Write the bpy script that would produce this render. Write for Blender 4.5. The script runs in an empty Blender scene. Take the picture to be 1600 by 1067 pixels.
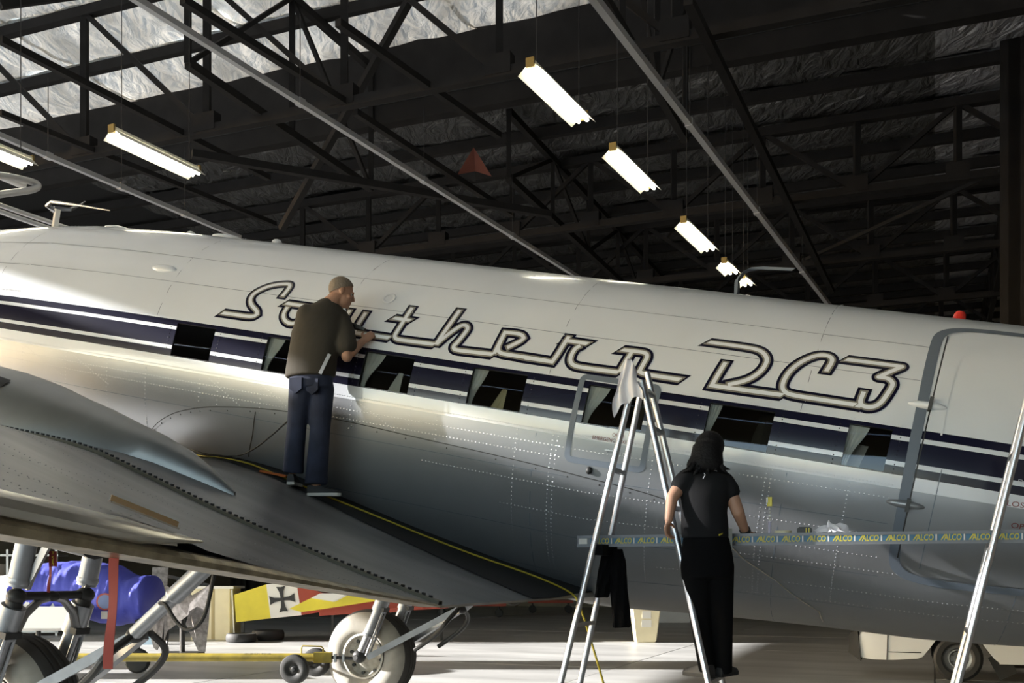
import bpy, bmesh, math, random
from mathutils import Vector, Matrix, Quaternion
random.seed(7)
PI = math.pi
SC = bpy.context.scene
COL = SC.collection

# ------------------------------------------------------------------ camera, world, sun, exposure
FPX, HOR, EYE = 1635.0, 895.0, 1.6
cam = bpy.data.cameras.new('camera')
cam.sensor_width = 36.0
cam.lens = 36.0 * FPX / 1600.0
cam.shift_y = (HOR - 533.5) / 1600.0
cam.clip_end = 400
camo = bpy.data.objects.new('camera', cam)
camo.location = (0, 0, EYE)
camo.rotation_euler = (PI / 2, 0, 0)
COL.objects.link(camo)
SC.camera = camo

SUN_ELEV = math.radians(17.6)
SUN_DIR = Vector((math.cos(SUN_ELEV), 0.0, -math.sin(SUN_ELEV)))      # the way the light travels
sun = bpy.data.lights.new('sun', 'SUN')
sun.energy = 27.0
sun.angle = math.radians(0.6)
sun.color = (1.0, 0.975, 0.95)
suno = bpy.data.objects.new('sun', sun)
suno.rotation_euler = SUN_DIR.to_track_quat('-Z', 'Y').to_euler()
suno.location = (-40, 10, 20)
COL.objects.link(suno)

world = bpy.data.worlds.new('world')
SC.world = world
world.use_nodes = True
wn = world.node_tree.nodes
sky = wn.new('ShaderNodeTexSky')
sky.sky_type = 'NISHITA'
sky.sun_disc = False
sky.sun_elevation = SUN_ELEV
sky.sun_rotation = math.radians(-90)
sky.air_density = 1.0
sky.dust_density = 1.0
sky.ozone_density = 1.0
world.node_tree.links.new(sky.outputs[0], wn['Background'].inputs[0])
wn['Background'].inputs[1].default_value = 1.2

SC.view_settings.view_transform = 'Standard'
SC.view_settings.look = 'None'
SC.view_settings.gamma = 1.0
SC.view_settings.use_curve_mapping = False
SC.view_settings.exposure = 0.02
SC.cycles.max_bounces = 8
SC.cycles.diffuse_bounces = 4
SC.cycles.glossy_bounces = 4
SC.cycles.sample_clamp_indirect = 6.0
SC.cycles.use_denoising = True

# ------------------------------------------------------------------ frames of reference
def at(px, py, Y):
    """a point of the hangar at depth Y metres along the line of sight"""
    return Vector(((px - 800.0) / FPX * Y, Y, EYE - (py - HOR) / FPX * Y))

BA = math.radians(22)                       # the hangar stands 22 degrees off the camera axis
BP = Vector((math.cos(BA), -math.sin(BA), 0))
BQ = Vector((math.sin(BA), math.cos(BA), 0))
def bld(p, q, z):
    return BP * p + BQ * q + Vector((0, 0, z))

YAW, PITCH = math.radians(21.3), math.radians(11.8)
c_, s_ = math.cos, math.sin
AU = Vector((c_(YAW) * c_(PITCH), -s_(YAW) * c_(PITCH), -s_(PITCH)))  # aft
AV = Vector((-s_(YAW), -c_(YAW), 0))                                  # to port
AW = Vector((c_(YAW) * s_(PITCH), -s_(YAW) * s_(PITCH), c_(PITCH)))   # up
AO = Vector((-2.549, 10.533, 3.5475))
def A(u, v, w):                             # airplane-local vertex
    return Vector((u, -v, w))
def AG(u, v, w):                            # airplane station -> hangar
    return AO + AU * u + AV * v + AW * w
def on_plane(px, py, l):                    # sight line met with the plane l metres to port of the keel
    d = Vector(((px - 800.0) / FPX, 1, -(py - HOR) / FPX))
    C = Vector((0, 0, EYE))
    t = ((AO - C).dot(AV) + l) / d.dot(AV)
    r = C + d * t - AO
    return r.dot(AU), l, r.dot(AW)

# ------------------------------------------------------------------ materials
MATS = {}
def mat(name, col, rough=0.5, metal=0.0, coat=0.0, bump=0.0, bscale=20.0, var=0.0, vscale=3.0, emit=None, estr=0.0,
        spec=0.5, aniso=None, detail=4.0):
    if name in MATS:
        return MATS[name]
    m = bpy.data.materials.new(name)
    m.use_nodes = True
    nt = m.node_tree
    b = nt.nodes['Principled BSDF']
    b.inputs['Base Color'].default_value = (*col, 1)
    b.inputs['Roughness'].default_value = rough
    b.inputs['Metallic'].default_value = metal
    b.inputs['Coat Weight'].default_value = coat
    b.inputs['Coat Roughness'].default_value = 0.08
    b.inputs['Specular IOR Level'].default_value = spec
    if emit:
        b.inputs['Emission Color'].default_value = (*emit, 1)
        b.inputs['Emission Strength'].default_value = estr
    if bump or var:
        tc = nt.nodes.new('ShaderNodeTexCoord')
        mp = nt.nodes.new('ShaderNodeMapping')
        nt.links.new(tc.outputs['Object'], mp.inputs[0])
        if aniso:
            mp.inputs['Scale'].default_value = aniso
    if var:
        n = nt.nodes.new('ShaderNodeTexNoise')
        n.inputs['Scale'].default_value = vscale
        n.inputs['Detail'].default_value = 6
        nt.links.new(mp.outputs[0], n.inputs['Vector'])
        r = nt.nodes.new('ShaderNodeMapRange')
        r.inputs['From Min'].default_value = 0.3
        r.inputs['From Max'].default_value = 0.7
        r.inputs['To Min'].default_value = 1.0 - var
        r.inputs['To Max'].default_value = 1.0 + var
        nt.links.new(n.outputs[0], r.inputs[0])
        mx = nt.nodes.new('ShaderNodeMix')
        mx.data_type = 'RGBA'
        mx.blend_type = 'MULTIPLY'
        mx.inputs['Factor'].default_value = 1.0
        mx.inputs['A'].default_value = (*col, 1)
        nt.links.new(r.outputs[0], mx.inputs['B'])
        nt.links.new(mx.outputs['Result'], b.inputs['Base Color'])
    if bump:
        n2 = nt.nodes.new('ShaderNodeTexNoise')
        n2.inputs['Scale'].default_value = bscale
        n2.inputs['Detail'].default_value = detail
        nt.links.new(mp.outputs[0], n2.inputs['Vector'])
        bp = nt.nodes.new('ShaderNodeBump')
        bp.inputs['Strength'].default_value = bump
        bp.inputs['Distance'].default_value = 0.02
        nt.links.new(n2.outputs[0], bp.inputs['Height'])
        nt.links.new(bp.outputs[0], b.inputs['Normal'])
    MATS[name] = m
    return m

M_white = mat('white_paint', (0.62, 0.65, 0.69), 0.3, coat=0.5, var=0.04, vscale=1.2)
M_navy = mat('navy_paint', (0.006, 0.006, 0.02), 0.22, coat=0.06, spec=0.35)
M_taupe = mat('taupe_paint', (0.19, 0.18, 0.15), 0.35)
M_lwhite = mat('letter_white_paint', (0.74, 0.77, 0.81), 0.3, coat=0.4)
M_silver = mat('silver_skin', (0.255, 0.268, 0.285), 0.36, metal=0.5, var=0.05, vscale=2.0, bump=0.06, bscale=1.6)
M_wing = mat('wing_skin', (0.255, 0.258, 0.262), 0.36, metal=0.5, var=0.3, vscale=1.1, bump=0.05, bscale=2.0, aniso=(0.7, 2.2, 2.2))
M_oil = mat('oily_bronze_metal', (0.34, 0.29, 0.2), 0.35, metal=0.8, var=0.45, vscale=9.0, bump=0.2, bscale=30)
M_bright = mat('bright_aluminium', (0.66, 0.63, 0.57), 0.25, metal=0.95, var=0.1, vscale=6)
M_framegrey = mat('blue_grey_trim_paint', (0.12, 0.145, 0.18), 0.5)
M_gear = mat('gear_silver_paint', (0.27, 0.28, 0.30), 0.35, metal=0.5, var=0.12, vscale=9)
M_steel = mat('dull_steel', (0.28, 0.28, 0.29), 0.38, metal=0.85, var=0.1)
M_rivet = mat('bright_rivet', (0.75, 0.77, 0.8), 0.25, metal=0.6)
M_alu = mat('ladder_aluminium', (0.62, 0.63, 0.66), 0.3, metal=0.95)
M_dark = mat('dark_steel', (0.03, 0.03, 0.03), 0.5, metal=0.4)
M_black = mat('black_rubber', (0.014, 0.014, 0.014), 0.7)
M_grip = mat('walkway_black', (0.012, 0.012, 0.013), 0.85, bump=0.3, bscale=200)
M_tyre = mat('aircraft_tyre', (0.24, 0.225, 0.195), 0.8, var=0.2, vscale=5)
M_tread = mat('tyre_tread', (0.035, 0.033, 0.03), 0.85)
M_hub = mat('wheel_hub', (0.38, 0.36, 0.31), 0.55, metal=0.2, var=0.35, vscale=12)
M_truss = mat('truss_steel', (0.016, 0.015, 0.014), 0.75, var=0.2, spec=0.12)
M_conduit = mat('galvanised_conduit', (0.42, 0.42, 0.42), 0.45, metal=0.3)
M_concrete = mat('brown_concrete', (0.17, 0.15, 0.115), 0.9, var=0.2, vscale=0.8, bump=0.3, bscale=6)
M_floor = mat('hangar_floor', (0.37, 0.368, 0.357), 0.4, var=0.28, vscale=0.9, bump=0.06, bscale=5, aniso=(0.35, 1.2, 1))
M_apron = mat('apron_concrete', (0.44, 0.445, 0.44), 0.9, var=0.1, vscale=0.2)
M_yellow = mat('yellow_paint', (0.62, 0.52, 0.03), 0.45, var=0.08)
M_towbar = mat('towbar_yellow', (0.24, 0.18, 0.015), 0.55, var=0.3, vscale=7)
M_red = mat('red_paint', (0.27, 0.035, 0.015), 0.5)
M_strap = mat('red_webbing', (0.16, 0.016, 0.015), 0.8)
M_blue = mat('blue_cover_cloth', (0.06, 0.07, 0.42), 0.65, bump=0.5, bscale=5)
M_cream = mat('cream_plastic', (0.62, 0.56, 0.38), 0.5, var=0.06)
M_offwhite = mat('offwhite_paint', (0.66, 0.65, 0.61), 0.5)
M_cloth = mat('white_rag', (0.82, 0.80, 0.84), 0.9)
M_blackcloth = mat('black_cloth', (0.004, 0.004, 0.0045), 0.95, spec=0.1)
M_speckle = mat('speckled_dropcloth', (0.27, 0.255, 0.25), 0.9, var=0.4, vscale=14)
M_skin = mat('skin', (0.42, 0.23, 0.15), 0.55)
M_shirt = mat('brown_shirt_cloth', (0.045, 0.038, 0.028), 0.9, bump=0.15, bscale=12)
M_jeans = mat('denim', (0.022, 0.028, 0.055), 0.9, var=0.35, vscale=6, bump=0.2, bscale=14)
M_hairg = mat('grey_hair', (0.20, 0.16, 0.12), 0.8, bump=0.4, bscale=60)
M_hairb = mat('black_hair', (0.004, 0.0035, 0.004), 0.6, spec=0.2, bump=0.4, bscale=60)
M_blktop = mat('charcoal_top_cloth', (0.013, 0.013, 0.014), 0.95, spec=0.15, bump=0.1, bscale=14)
M_shoe = mat('dark_shoe', (0.02, 0.02, 0.022), 0.6)
M_sole = mat('white_sole', (0.65, 0.64, 0.6), 0.6)
M_vanwhite = mat('car_white_paint', (0.60, 0.61, 0.61), 0.25, coat=0.6)
M_lining = mat('cabin_lining_cloth', (0.05, 0.045, 0.035), 0.9)
M_seat = mat('seat_cloth', (0.03, 0.028, 0.026), 0.9)
M_curtain = mat('curtain_cloth', (0.66, 0.70, 0.75), 0.85)
M_tube = mat('lit_fluorescent_tube', (0.9, 0.9, 0.8), 0.5, emit=(1.0, 0.96, 0.8), estr=16.0)
M_batten = mat('white_batten_paint', (0.75, 0.72, 0.6), 0.4)
M_brass = mat('brass_end_cap', (0.28, 0.20, 0.06), 0.5, metal=0.4)
M_sblue = mat('sticker_blue', (0.035, 0.13, 0.22), 0.5)
M_syel = mat('sticker_yellow', (0.55, 0.46, 0.03), 0.5)
M_textred = mat('red_lettering', (0.16, 0.02, 0.015), 0.6)
M_textlt = mat('pale_lettering', (0.62, 0.63, 0.64), 0.6)
M_cord = mat('yellow_cord', (0.42, 0.33, 0.02), 0.6)
M_orange = mat('orange_pad', (0.5, 0.13, 0.02), 0.7)

def glass_mat():
    m = bpy.data.materials.new('window_glass')
    m.use_nodes = True
    nt = m.node_tree
    for n in list(nt.nodes):
        nt.nodes.remove(n)
    out = nt.nodes.new('ShaderNodeOutputMaterial')
    tr = nt.nodes.new('ShaderNodeBsdfTransparent')
    tr.inputs[0].default_value = (0.72, 0.72, 0.66, 1)
    gl = nt.nodes.new('ShaderNodeBsdfGlossy')
    gl.inputs['Roughness'].default_value = 0.03
    fr = nt.nodes.new('ShaderNodeFresnel')
    fr.inputs[0].default_value = 1.5
    mx = nt.nodes.new('ShaderNodeMixShader')
    nt.links.new(fr.outputs[0], mx.inputs[0])
    nt.links.new(tr.outputs[0], mx.inputs[1])
    nt.links.new(gl.outputs[0], mx.inputs[2])
    nt.links.new(mx.outputs[0], out.inputs[0])
    return m
M_glass = glass_mat()

def foil_mat(name, col, rough, thru=0.0):
    m = bpy.data.materials.new(name)
    m.use_nodes = True
    nt = m.node_tree
    b = nt.nodes['Principled BSDF']
    b.inputs['Base Color'].default_value = (*col, 1)
    b.inputs['Metallic'].default_value = 0.4
    b.inputs['Roughness'].default_value = rough
    tc = nt.nodes.new('ShaderNodeTexCoord')
    mp = nt.nodes.new('ShaderNodeMapping')
    mp.inputs['Scale'].default_value = (1.0, 0.42, 1.0)
    mp.inputs['Rotation'].default_value = (0, 0, 0.5)
    nt.links.new(tc.outputs['Object'], mp.inputs[0])
    n = nt.nodes.new('ShaderNodeTexNoise')
    n.inputs['Scale'].default_value = 3.2
    n.inputs['Detail'].default_value = 7
    n.inputs['Distortion'].default_value = 1.2
    nt.links.new(mp.outputs[0], n.inputs['Vector'])
    v = nt.nodes.new('ShaderNodeTexVoronoi')
    v.feature = 'DISTANCE_TO_EDGE'
    v.inputs['Scale'].default_value = 2.6
    nt.links.new(mp.outputs[0], v.inputs['Vector'])
    ad = nt.nodes.new('ShaderNodeMath')
    ad.operation = 'MULTIPLY_ADD'
    ad.inputs[1].default_value = -0.35
    nt.links.new(v.outputs[0], ad.inputs[0])
    nt.links.new(n.outputs[0], ad.inputs[2])
    bp = nt.nodes.new('ShaderNodeBump')
    bp.inputs['Strength'].default_value = 1.0
    bp.inputs['Distance'].default_value = 0.22
    nt.links.new(ad.outputs[0], bp.inputs['Height'])
    nt.links.new(bp.outputs[0], b.inputs['Normal'])
    if thru:                               # translucent roof sheets, added so daylight makes the foil glow
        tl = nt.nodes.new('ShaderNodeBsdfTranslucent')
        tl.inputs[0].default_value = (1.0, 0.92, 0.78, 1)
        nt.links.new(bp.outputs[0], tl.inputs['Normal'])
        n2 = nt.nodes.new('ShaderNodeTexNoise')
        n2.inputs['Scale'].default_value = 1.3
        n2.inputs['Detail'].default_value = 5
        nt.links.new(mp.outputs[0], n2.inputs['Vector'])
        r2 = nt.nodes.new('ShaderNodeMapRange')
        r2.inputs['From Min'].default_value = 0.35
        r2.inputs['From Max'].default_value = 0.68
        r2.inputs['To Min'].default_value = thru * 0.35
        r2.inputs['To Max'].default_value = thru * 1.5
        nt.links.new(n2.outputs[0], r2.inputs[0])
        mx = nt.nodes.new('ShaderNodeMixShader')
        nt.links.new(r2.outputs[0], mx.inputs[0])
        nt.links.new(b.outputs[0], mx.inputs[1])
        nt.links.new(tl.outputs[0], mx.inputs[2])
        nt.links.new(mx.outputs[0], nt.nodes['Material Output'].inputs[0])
    return m
M_glow_sheets = [foil_mat('translucent_foil_%s' % w, (0.8, 0.79, 0.74), 0.42, t) for w, t in (('clear', .075), ('glow_high', .065), ('glow_mid', .05), ('glow_low', .038), ('glow_faint', .022))]  # added skylight foil, its glow stepped down from bright to faint
M_foil = foil_mat('wrinkled_foil', (0.8, 0.79, 0.74), 0.42)
M_shade_foil = foil_mat('shaded_foil', (0.09, 0.09, 0.088), 0.36)  # foil under the low roof, its shade put into the colour
M_halfshade_foil = foil_mat('half_shaded_foil', (0.32, 0.32, 0.33), 0.32)  # low roof foil farther right, less shade put into the colour

# ------------------------------------------------------------------ mesh builder
def basis(d):
    d = d.normalized()
    r = Vector((0, 0, 1)) if abs(d.z) < 0.9 else Vector((1, 0, 0))
    x = d.cross(r).normalized()
    return x, d.cross(x).normalized()

class MB:
    def __init__(self):
        self.v, self.f, self.m, self.mats = [], [], [], []
    def mi(self, m):
        if m not in self.mats:
            self.mats.append(m)
        return self.mats.index(m)
    def face(self, pts, m):
        i = len(self.v)
        self.v += [Vector(p) for p in pts]
        self.f.append(list(range(i, i + len(pts))))
        self.m.append(self.mi(m))
    def grid(self, rows, m, close=False, mfun=None):
        i = len(self.v)
        nr, nc = len(rows), len(rows[0])
        for r in rows:
            self.v += [Vector(p) for p in r]
        for a in range(nr - 1):
            for b in range(nc if close else nc - 1):
                b2 = (b + 1) % nc
                self.f.append([i + a * nc + b, i + a * nc + b2, i + (a + 1) * nc + b2, i + (a + 1) * nc + b])
                self.m.append(self.mi(mfun(a, b) if mfun else m))
        return i
    def loft(self, rings, m, caps=True):
        i = self.grid(rings, m, close=True)
        n, k = len(rings[0]), len(rings)
        if caps:
            self.f.append(list(range(i, i + n)))
            self.m.append(self.mi(m))
            self.f.append(list(range(i + (k - 1) * n, i + k * n))[::-1])
            self.m.append(self.mi(m))
    def box(self, c, size, m, x=None, y=None, z=None):
        x = Vector(x) if x is not None else Vector((1, 0, 0))
        z = Vector(z) if z is not None else Vector((0, 0, 1))
        y = Vector(y) if y is not None else z.cross(x)
        c = Vector(c)
        hx, hy, hz = x * size[0] / 2, y * size[1] / 2, z * size[2] / 2
        r = lambda s: [c - hx - hy + s * hz, c + hx - hy + s * hz, c + hx + hy + s * hz, c - hx + hy + s * hz]
        self.loft([r(-1), r(1)], m)
    def beam(self, p0, p1, w, h, m, up=(0, 0, 1)):
        p0, p1 = Vector(p0), Vector(p1)
        d = p1 - p0
        x = d.normalized()
        y = Vector(up).cross(x)
        if y.length < 1e-4:
            y = Vector((0, 1, 0)).cross(x)
        y.normalize()
        self.box((p0 + p1) / 2, (d.length, w, h), m, x, y, x.cross(y))
    def cyl(self, p0, p1, r0, m, r1=None, n=12, caps=True):
        p0, p1 = Vector(p0), Vector(p1)
        r1 = r0 if r1 is None else r1
        x, y = basis(p1 - p0)
        rg = lambda p, r: [p + (x * c_(2 * PI * k / n) + y * s_(2 * PI * k / n)) * r for k in range(n)]
        self.loft([rg(p0, r0), rg(p1, r1)], m, caps)
    def tube(self, path, r, m, n=8, caps=True):
        path = [Vector(p) for p in path]
        rs = r if isinstance(r, (list, tuple)) else [r] * len(path)
        rings, px = [], None
        for k, p in enumerate(path):
            d = path[min(k + 1, len(path) - 1)] - path[max(k - 1, 0)]
            d.normalize()
            if px is None:
                x, y = basis(d)
            else:
                x = (px - d * px.dot(d))
                x = x.normalized() if x.length > 1e-5 else basis(d)[0]
                y = d.cross(x)
            px = x
            rings.append([p + (x * c_(2 * PI * j / n) + y * s_(2 * PI * j / n)) * rs[k] for j in range(n)])
        self.loft(rings, m, caps)
    def lathe(self, prof, o, axis, m, n=32, mfun=None):
        """prof: (radius, distance along the axis)"""
        o, ax = Vector(o), Vector(axis).normalized()
        x, y = basis(ax)
        rows = [[o + ax * h + (x * c_(2 * PI * j / n) + y * s_(2 * PI * j / n)) * max(r, 1e-4) for j in range(n)] for r, h in prof]
        self.grid(rows, m, close=True, mfun=mfun)
    def ball(self, c, r, m, x=None, y=None, z=None, n=12, k=8):
        c = Vector(c)
        x = Vector(x) if x is not None else Vector((1, 0, 0))
        y = Vector(y) if y is not None else Vector((0, 1, 0))
        z = Vector(z) if z is not None else x.cross(y)
        if not isinstance(r, (list, tuple)):
            r = (r, r, r)
        rows = []
        for a in range(k + 1):
            t = PI * (a / k - 0.5)
            ct = max(c_(t), 0.02)
            rows.append([c + x * r[0] * ct * c_(2 * PI * j / n) + y * r[1] * ct * s_(2 * PI * j / n) + z * r[2] * s_(t) for j in range(n)])
        self.loft(rows, m)
    def prism(self, poly, off, m, m2=None):
        poly = [Vector(p) for p in poly]
        off = Vector(off)
        self.loft([poly, [p + off for p in poly]], m)
    def build(self, name, parent=None, smooth=0.6, normals=None):
        me = bpy.data.meshes.new(name)
        me.from_pydata([tuple(v) for v in self.v], [], self.f)
        for m in self.mats:
            me.materials.append(m)
        me.polygons.foreach_set('material_index', self.m)
        if normals is None:
            b = bmesh.new()
            b.from_mesh(me)
            bmesh.ops.recalc_face_normals(b, faces=b.faces)
            b.to_mesh(me)
            b.free()
        if smooth:
            me.polygons.foreach_set('use_smooth', [True] * len(me.polygons))
            if normals:
                me.normals_split_custom_set_from_vertices([tuple(n) for n in normals])
            else:
                me.set_sharp_from_angle(angle=smooth)
        me.update()
        o = bpy.data.objects.new(name, me)
        COL.objects.link(o)
        if parent:
            o.parent = parent
        return o

def tag(o, label, cat, group=None, kind=None):
    o['label'] = label
    o['category'] = cat
    if group:
        o['group'] = group
    if kind:
        o['kind'] = kind
    return o
def thing(name, label, cat, loc=(0, 0, 0), group=None, rot=None):
    o = bpy.data.objects.new(name, None)
    o.empty_display_size = 0.2
    COL.objects.link(o)
    o.location = loc
    if rot is not None:
        o.rotation_euler = rot
    return tag(o, label, cat, group)
def struct(mb, name, parent=None, smooth=0.6):
    o = mb.build(name, parent, smooth)
    if not parent:
        o['kind'] = 'structure'
    return o
def world_part(mb, name, root, smooth=0.6):
    """a part modelled in hangar coordinates under a root that is only translated"""
    l = root.location
    mb.v = [v - l for v in mb.v]
    return mb.build(name, root, smooth)
def clone(src, name=None, parent=None):
    o = src.copy()
    COL.objects.link(o)
    if parent:
        o.parent = parent
    return o
def copy_thing(root, loc, label, rot=None):
    r = clone(root)
    r.location = loc
    if rot is not None:
        r.rotation_euler = rot
    r['label'] = label
    for ch in list(root.children):
        c = clone(ch, parent=r)
        for g in ch.children:
            clone(g, parent=c)
    return r
def text_mesh(body, size, shear=0.0, bold=0.0):
    cu = bpy.data.curves.new('lettering', 'FONT')
    cu.body = body
    cu.size = size
    cu.shear = shear
    cu.offset = bold
    cu.fill_mode = 'FRONT'
    cu.resolution_u = 3
    o = bpy.data.objects.new('lettering', cu)
    COL.objects.link(o)
    dg = bpy.context.evaluated_depsgraph_get()
    me = bpy.data.meshes.new_from_object(o.evaluated_get(dg))
    bpy.data.objects.remove(o)
    bpy.data.curves.remove(cu)
    return me
def chaikin(pts, passes=2, maxturn=1.0):
    for _ in range(passes):
        out = [pts[0]]
        for i in range(1, len(pts) - 1):
            a, b, c = Vector(pts[i - 1]), Vector(pts[i]), Vector(pts[i + 1])
            if (b - a).angle(c - b, 0) > maxturn:
                out.append(tuple(b))
            else:
                out.append(tuple(b + (a - b) * 0.25))
                out.append(tuple(b + (c - b) * 0.25))
        out.append(pts[-1])
        pts = out
    return pts
def lerp(t, k):
    if t <= k[0][0]:
        return k[0][1]
    for (a, x), (b, y) in zip(k, k[1:]):
        if t <= b:
            return x + (y - x) * (t - a) / (b - a)
    return k[-1][1]
def sstep(t):
    t = max(0.0, min(1.0, t))
    return t * t * (3 - 2 * t)

# ================================================================== the hangar
PL, PR, Q0, Q1, QS = -30.0, 26.0, -13.0, 47.0, 17.9
ZHI, ZLO, DOORH, FRONTH = 11.7, 10.55, 9.0, 7.0

floor = MB()
floor.box(bld((PL + PR) / 2, (Q0 + Q1) / 2, -0.16), (PR - PL, Q1 - Q0, 0.26), M_dark, BP, BQ)
floor = struct(floor, 'floor')
SLAB = 5.0
nq, npp = int((Q1 - Q0) / SLAB), int(math.ceil((PR - PL) / SLAB))
slab = MB()
slab.box((0, 0, -0.06), (SLAB - 0.02, SLAB - 0.02, 0.12), M_floor)
sl0 = slab.build('floor_slab', floor)
k = 0
for i in range(npp):
    for j in range(nq):
        o = sl0 if k == 0 else clone(sl0, parent=floor)
        o.location = bld(PL + SLAB * (i + 0.5), Q0 + SLAB * (j + 0.5), -0.004 * random.random())
        o.rotation_euler = (0, 0, -BA)
        k += 1
apron = MB()
apron.box(bld(-75, 10, -0.2), (88, 160, 0.2), M_apron, BP, BQ)
apron.box(bld(0, -55, -0.2), (62, 82, 0.2), M_apron, BP, BQ)
apron = struct(apron, 'ground')

# left wall: solid beyond the doors, open doorways before, one pier between them
D1A, D1B, D2A, D2B, D3A, D3B = 8.36, 14.2, 1.1, 6.65, -5.0, -2.4
w = MB()
w.box(bld(PL, (D1B + Q1) / 2, ZHI / 2), (0.3, Q1 - D1B, ZHI), M_concrete, BP, BQ)
w.box(bld(PL, (D3A + D1B) / 2, (ZHI + DOORH) / 2), (0.3, D1B - D3A, ZHI - DOORH), M_concrete, BP, BQ)
w.box(bld(PL, (D1A + D2B) / 2, DOORH / 2), (0.3, D1A - D2B, DOORH), M_concrete, BP, BQ)
w.box(bld(PL, (Q0 + D3A) / 2, ZHI / 2), (0.3, D3A - Q0, ZHI), M_concrete, BP, BQ)
w.box(bld(PL, (D3B + D2A) / 2, DOORH / 2), (0.3, D2A - D3B, DOORH), M_concrete, BP, BQ)
struct(w, 'wall_left')
w = MB()
w.box(bld((PL + PR) / 2, Q1, ZHI / 2), (PR - PL, 0.3, ZHI), M_concrete, BP, BQ)
wall_back = struct(w, 'wall_back')
for i in range(14):                          # shallow pilasters on the back wall
    w = MB()
    w.box(bld(PL + 3 + i * 4.0, Q1 - 0.3, ZHI / 2), (0.7, 0.35, ZHI), M_concrete, BP, BQ)
    w.build('pilaster', wall_back)
w = MB()
w.box(bld(PR, (Q0 + Q1) / 2, ZHI / 2), (0.3, Q1 - Q0, ZHI), M_concrete, BP, BQ)
struct(w, 'wall_right')
F0, F1 = -29.5, 3.0
w = MB()
w.box(bld((F1 + PR) / 2, Q0, ZHI / 2), (PR - F1, 0.3, ZHI), M_concrete, BP, BQ)
w.box(bld((PL + F0) / 2, Q0, ZHI / 2), (F0 - PL, 0.3, ZHI), M_concrete, BP, BQ)
w.box(bld((F0 + F1) / 2, Q0, (ZHI + FRONTH) / 2), (F1 - F0, 0.3, ZHI - FRONTH), M_concrete, BP, BQ)
struct(w, 'wall_front')

def portal(name, p, q, z, sx, sy, rot):
    l = bpy.data.lights.new(name, 'AREA')
    l.shape = 'RECTANGLE'
    l.size, l.size_y = sx, sy
    l.cycles.is_portal = True
    o = bpy.data.objects.new(name, l)
    o.location = bld(p, q, z)
    o.rotation_euler = rot.to_track_quat('-Z', 'Z').to_euler()
    COL.objects.link(o)
portal('sky_portal', PL, (D2A + D2B) / 2, DOORH / 2, D2B - D2A, DOORH, BP)
portal('sky_portal', PL, (D1A + D1B) / 2, DOORH / 2, D1B - D1A, DOORH, BP)
portal('sky_portal', PL, (D3A + D3B) / 2, DOORH / 2, D3B - D3A, DOORH, BP)
portal('sky_portal', (F0 + F1) / 2, Q0, FRONTH / 2, F1 - F0, FRONTH, BQ)

# roof: a high bay over the airplane, a step, a lower bay behind; foil sheets under purlins
ceil = MB()
ceil.box(bld((PL + PR) / 2, (Q0 + 6.1) / 2, ZHI + 0.2), (PR - PL, 6.1 - Q0, 0.1), M_dark, BP, BQ)
ceil.box(bld((PL - 24) / 2, (6 + QS) / 2, ZHI + 0.2), (-24 - PL + .1, QS - 6, 0.1), M_dark, BP, BQ)
ceil.box(bld((PR + 4) / 2, (6 + QS) / 2, ZHI + 0.2), (PR - 4, QS - 6, 0.1), M_dark, BP, BQ)  # deck left open between these pieces to light the added glowing sheets
ceil.box(bld((PL + PR) / 2, (QS + Q1) / 2, ZLO + 0.2), (PR - PL, Q1 - QS, 0.1), M_dark, BP, BQ)
ceil.box(bld((PL + PR) / 2, QS + 0.15, (ZHI + ZLO) / 2 + 0.15), (PR - PL, 0.25, ZHI - ZLO + 0.75), M_truss, BP, BQ)
ceil = struct(ceil, 'ceiling')
def foil(q0, q1, p0, p1, z, m=None):
    mb = MB()
    n, k = 6, 10
    rows = []
    for a in range(n + 1):
        row = []
        for b in range(k + 1):
            sag = 0.10 * s_(PI * a / n) + 0.03 * random.uniform(-1, 1)
            row.append(bld(p0 + (p1 - p0) * b / k, q0 + (q1 - q0) * a / n, z - sag + 0.1))
        rows.append(row)
    mb.grid(rows, m or M_foil)
    return mb.build('foil_sheet', ceil, smooth=2.0)
def purlin(q, z, p0=PL, p1=PR):
    mb = MB()
    mb.beam(bld(p0, q, z), bld(p1, q, z), 0.13, 0.2, M_truss)
    return mb.build('purlin', ceil, smooth=0)
q = QS
while q > 6:
    for p in range(-24, 12, 4):  # the glow set into the sheets fades towards the right
        foil(q - 1.75, q + .03, p - .05, p + 4.05, ZHI, M_glow_sheets[max(0, (p + 16) // 4)] if p < 4 else M_foil)
    purlin(q - 1.7, ZHI - 0.07)
    q -= 1.7
q = QS + 0.3
while q < Q1 - 1.5:
    w0 = -24 if q > 30 else -18
    for p in range(w0, 24, 6):
        foil(q, q + 1.65, p, p + 6, ZLO, M_halfshade_foil if p > -1 else M_shade_foil)
    purlin(q + 1.65, ZLO - 0.07)
    q += 1.65

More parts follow.
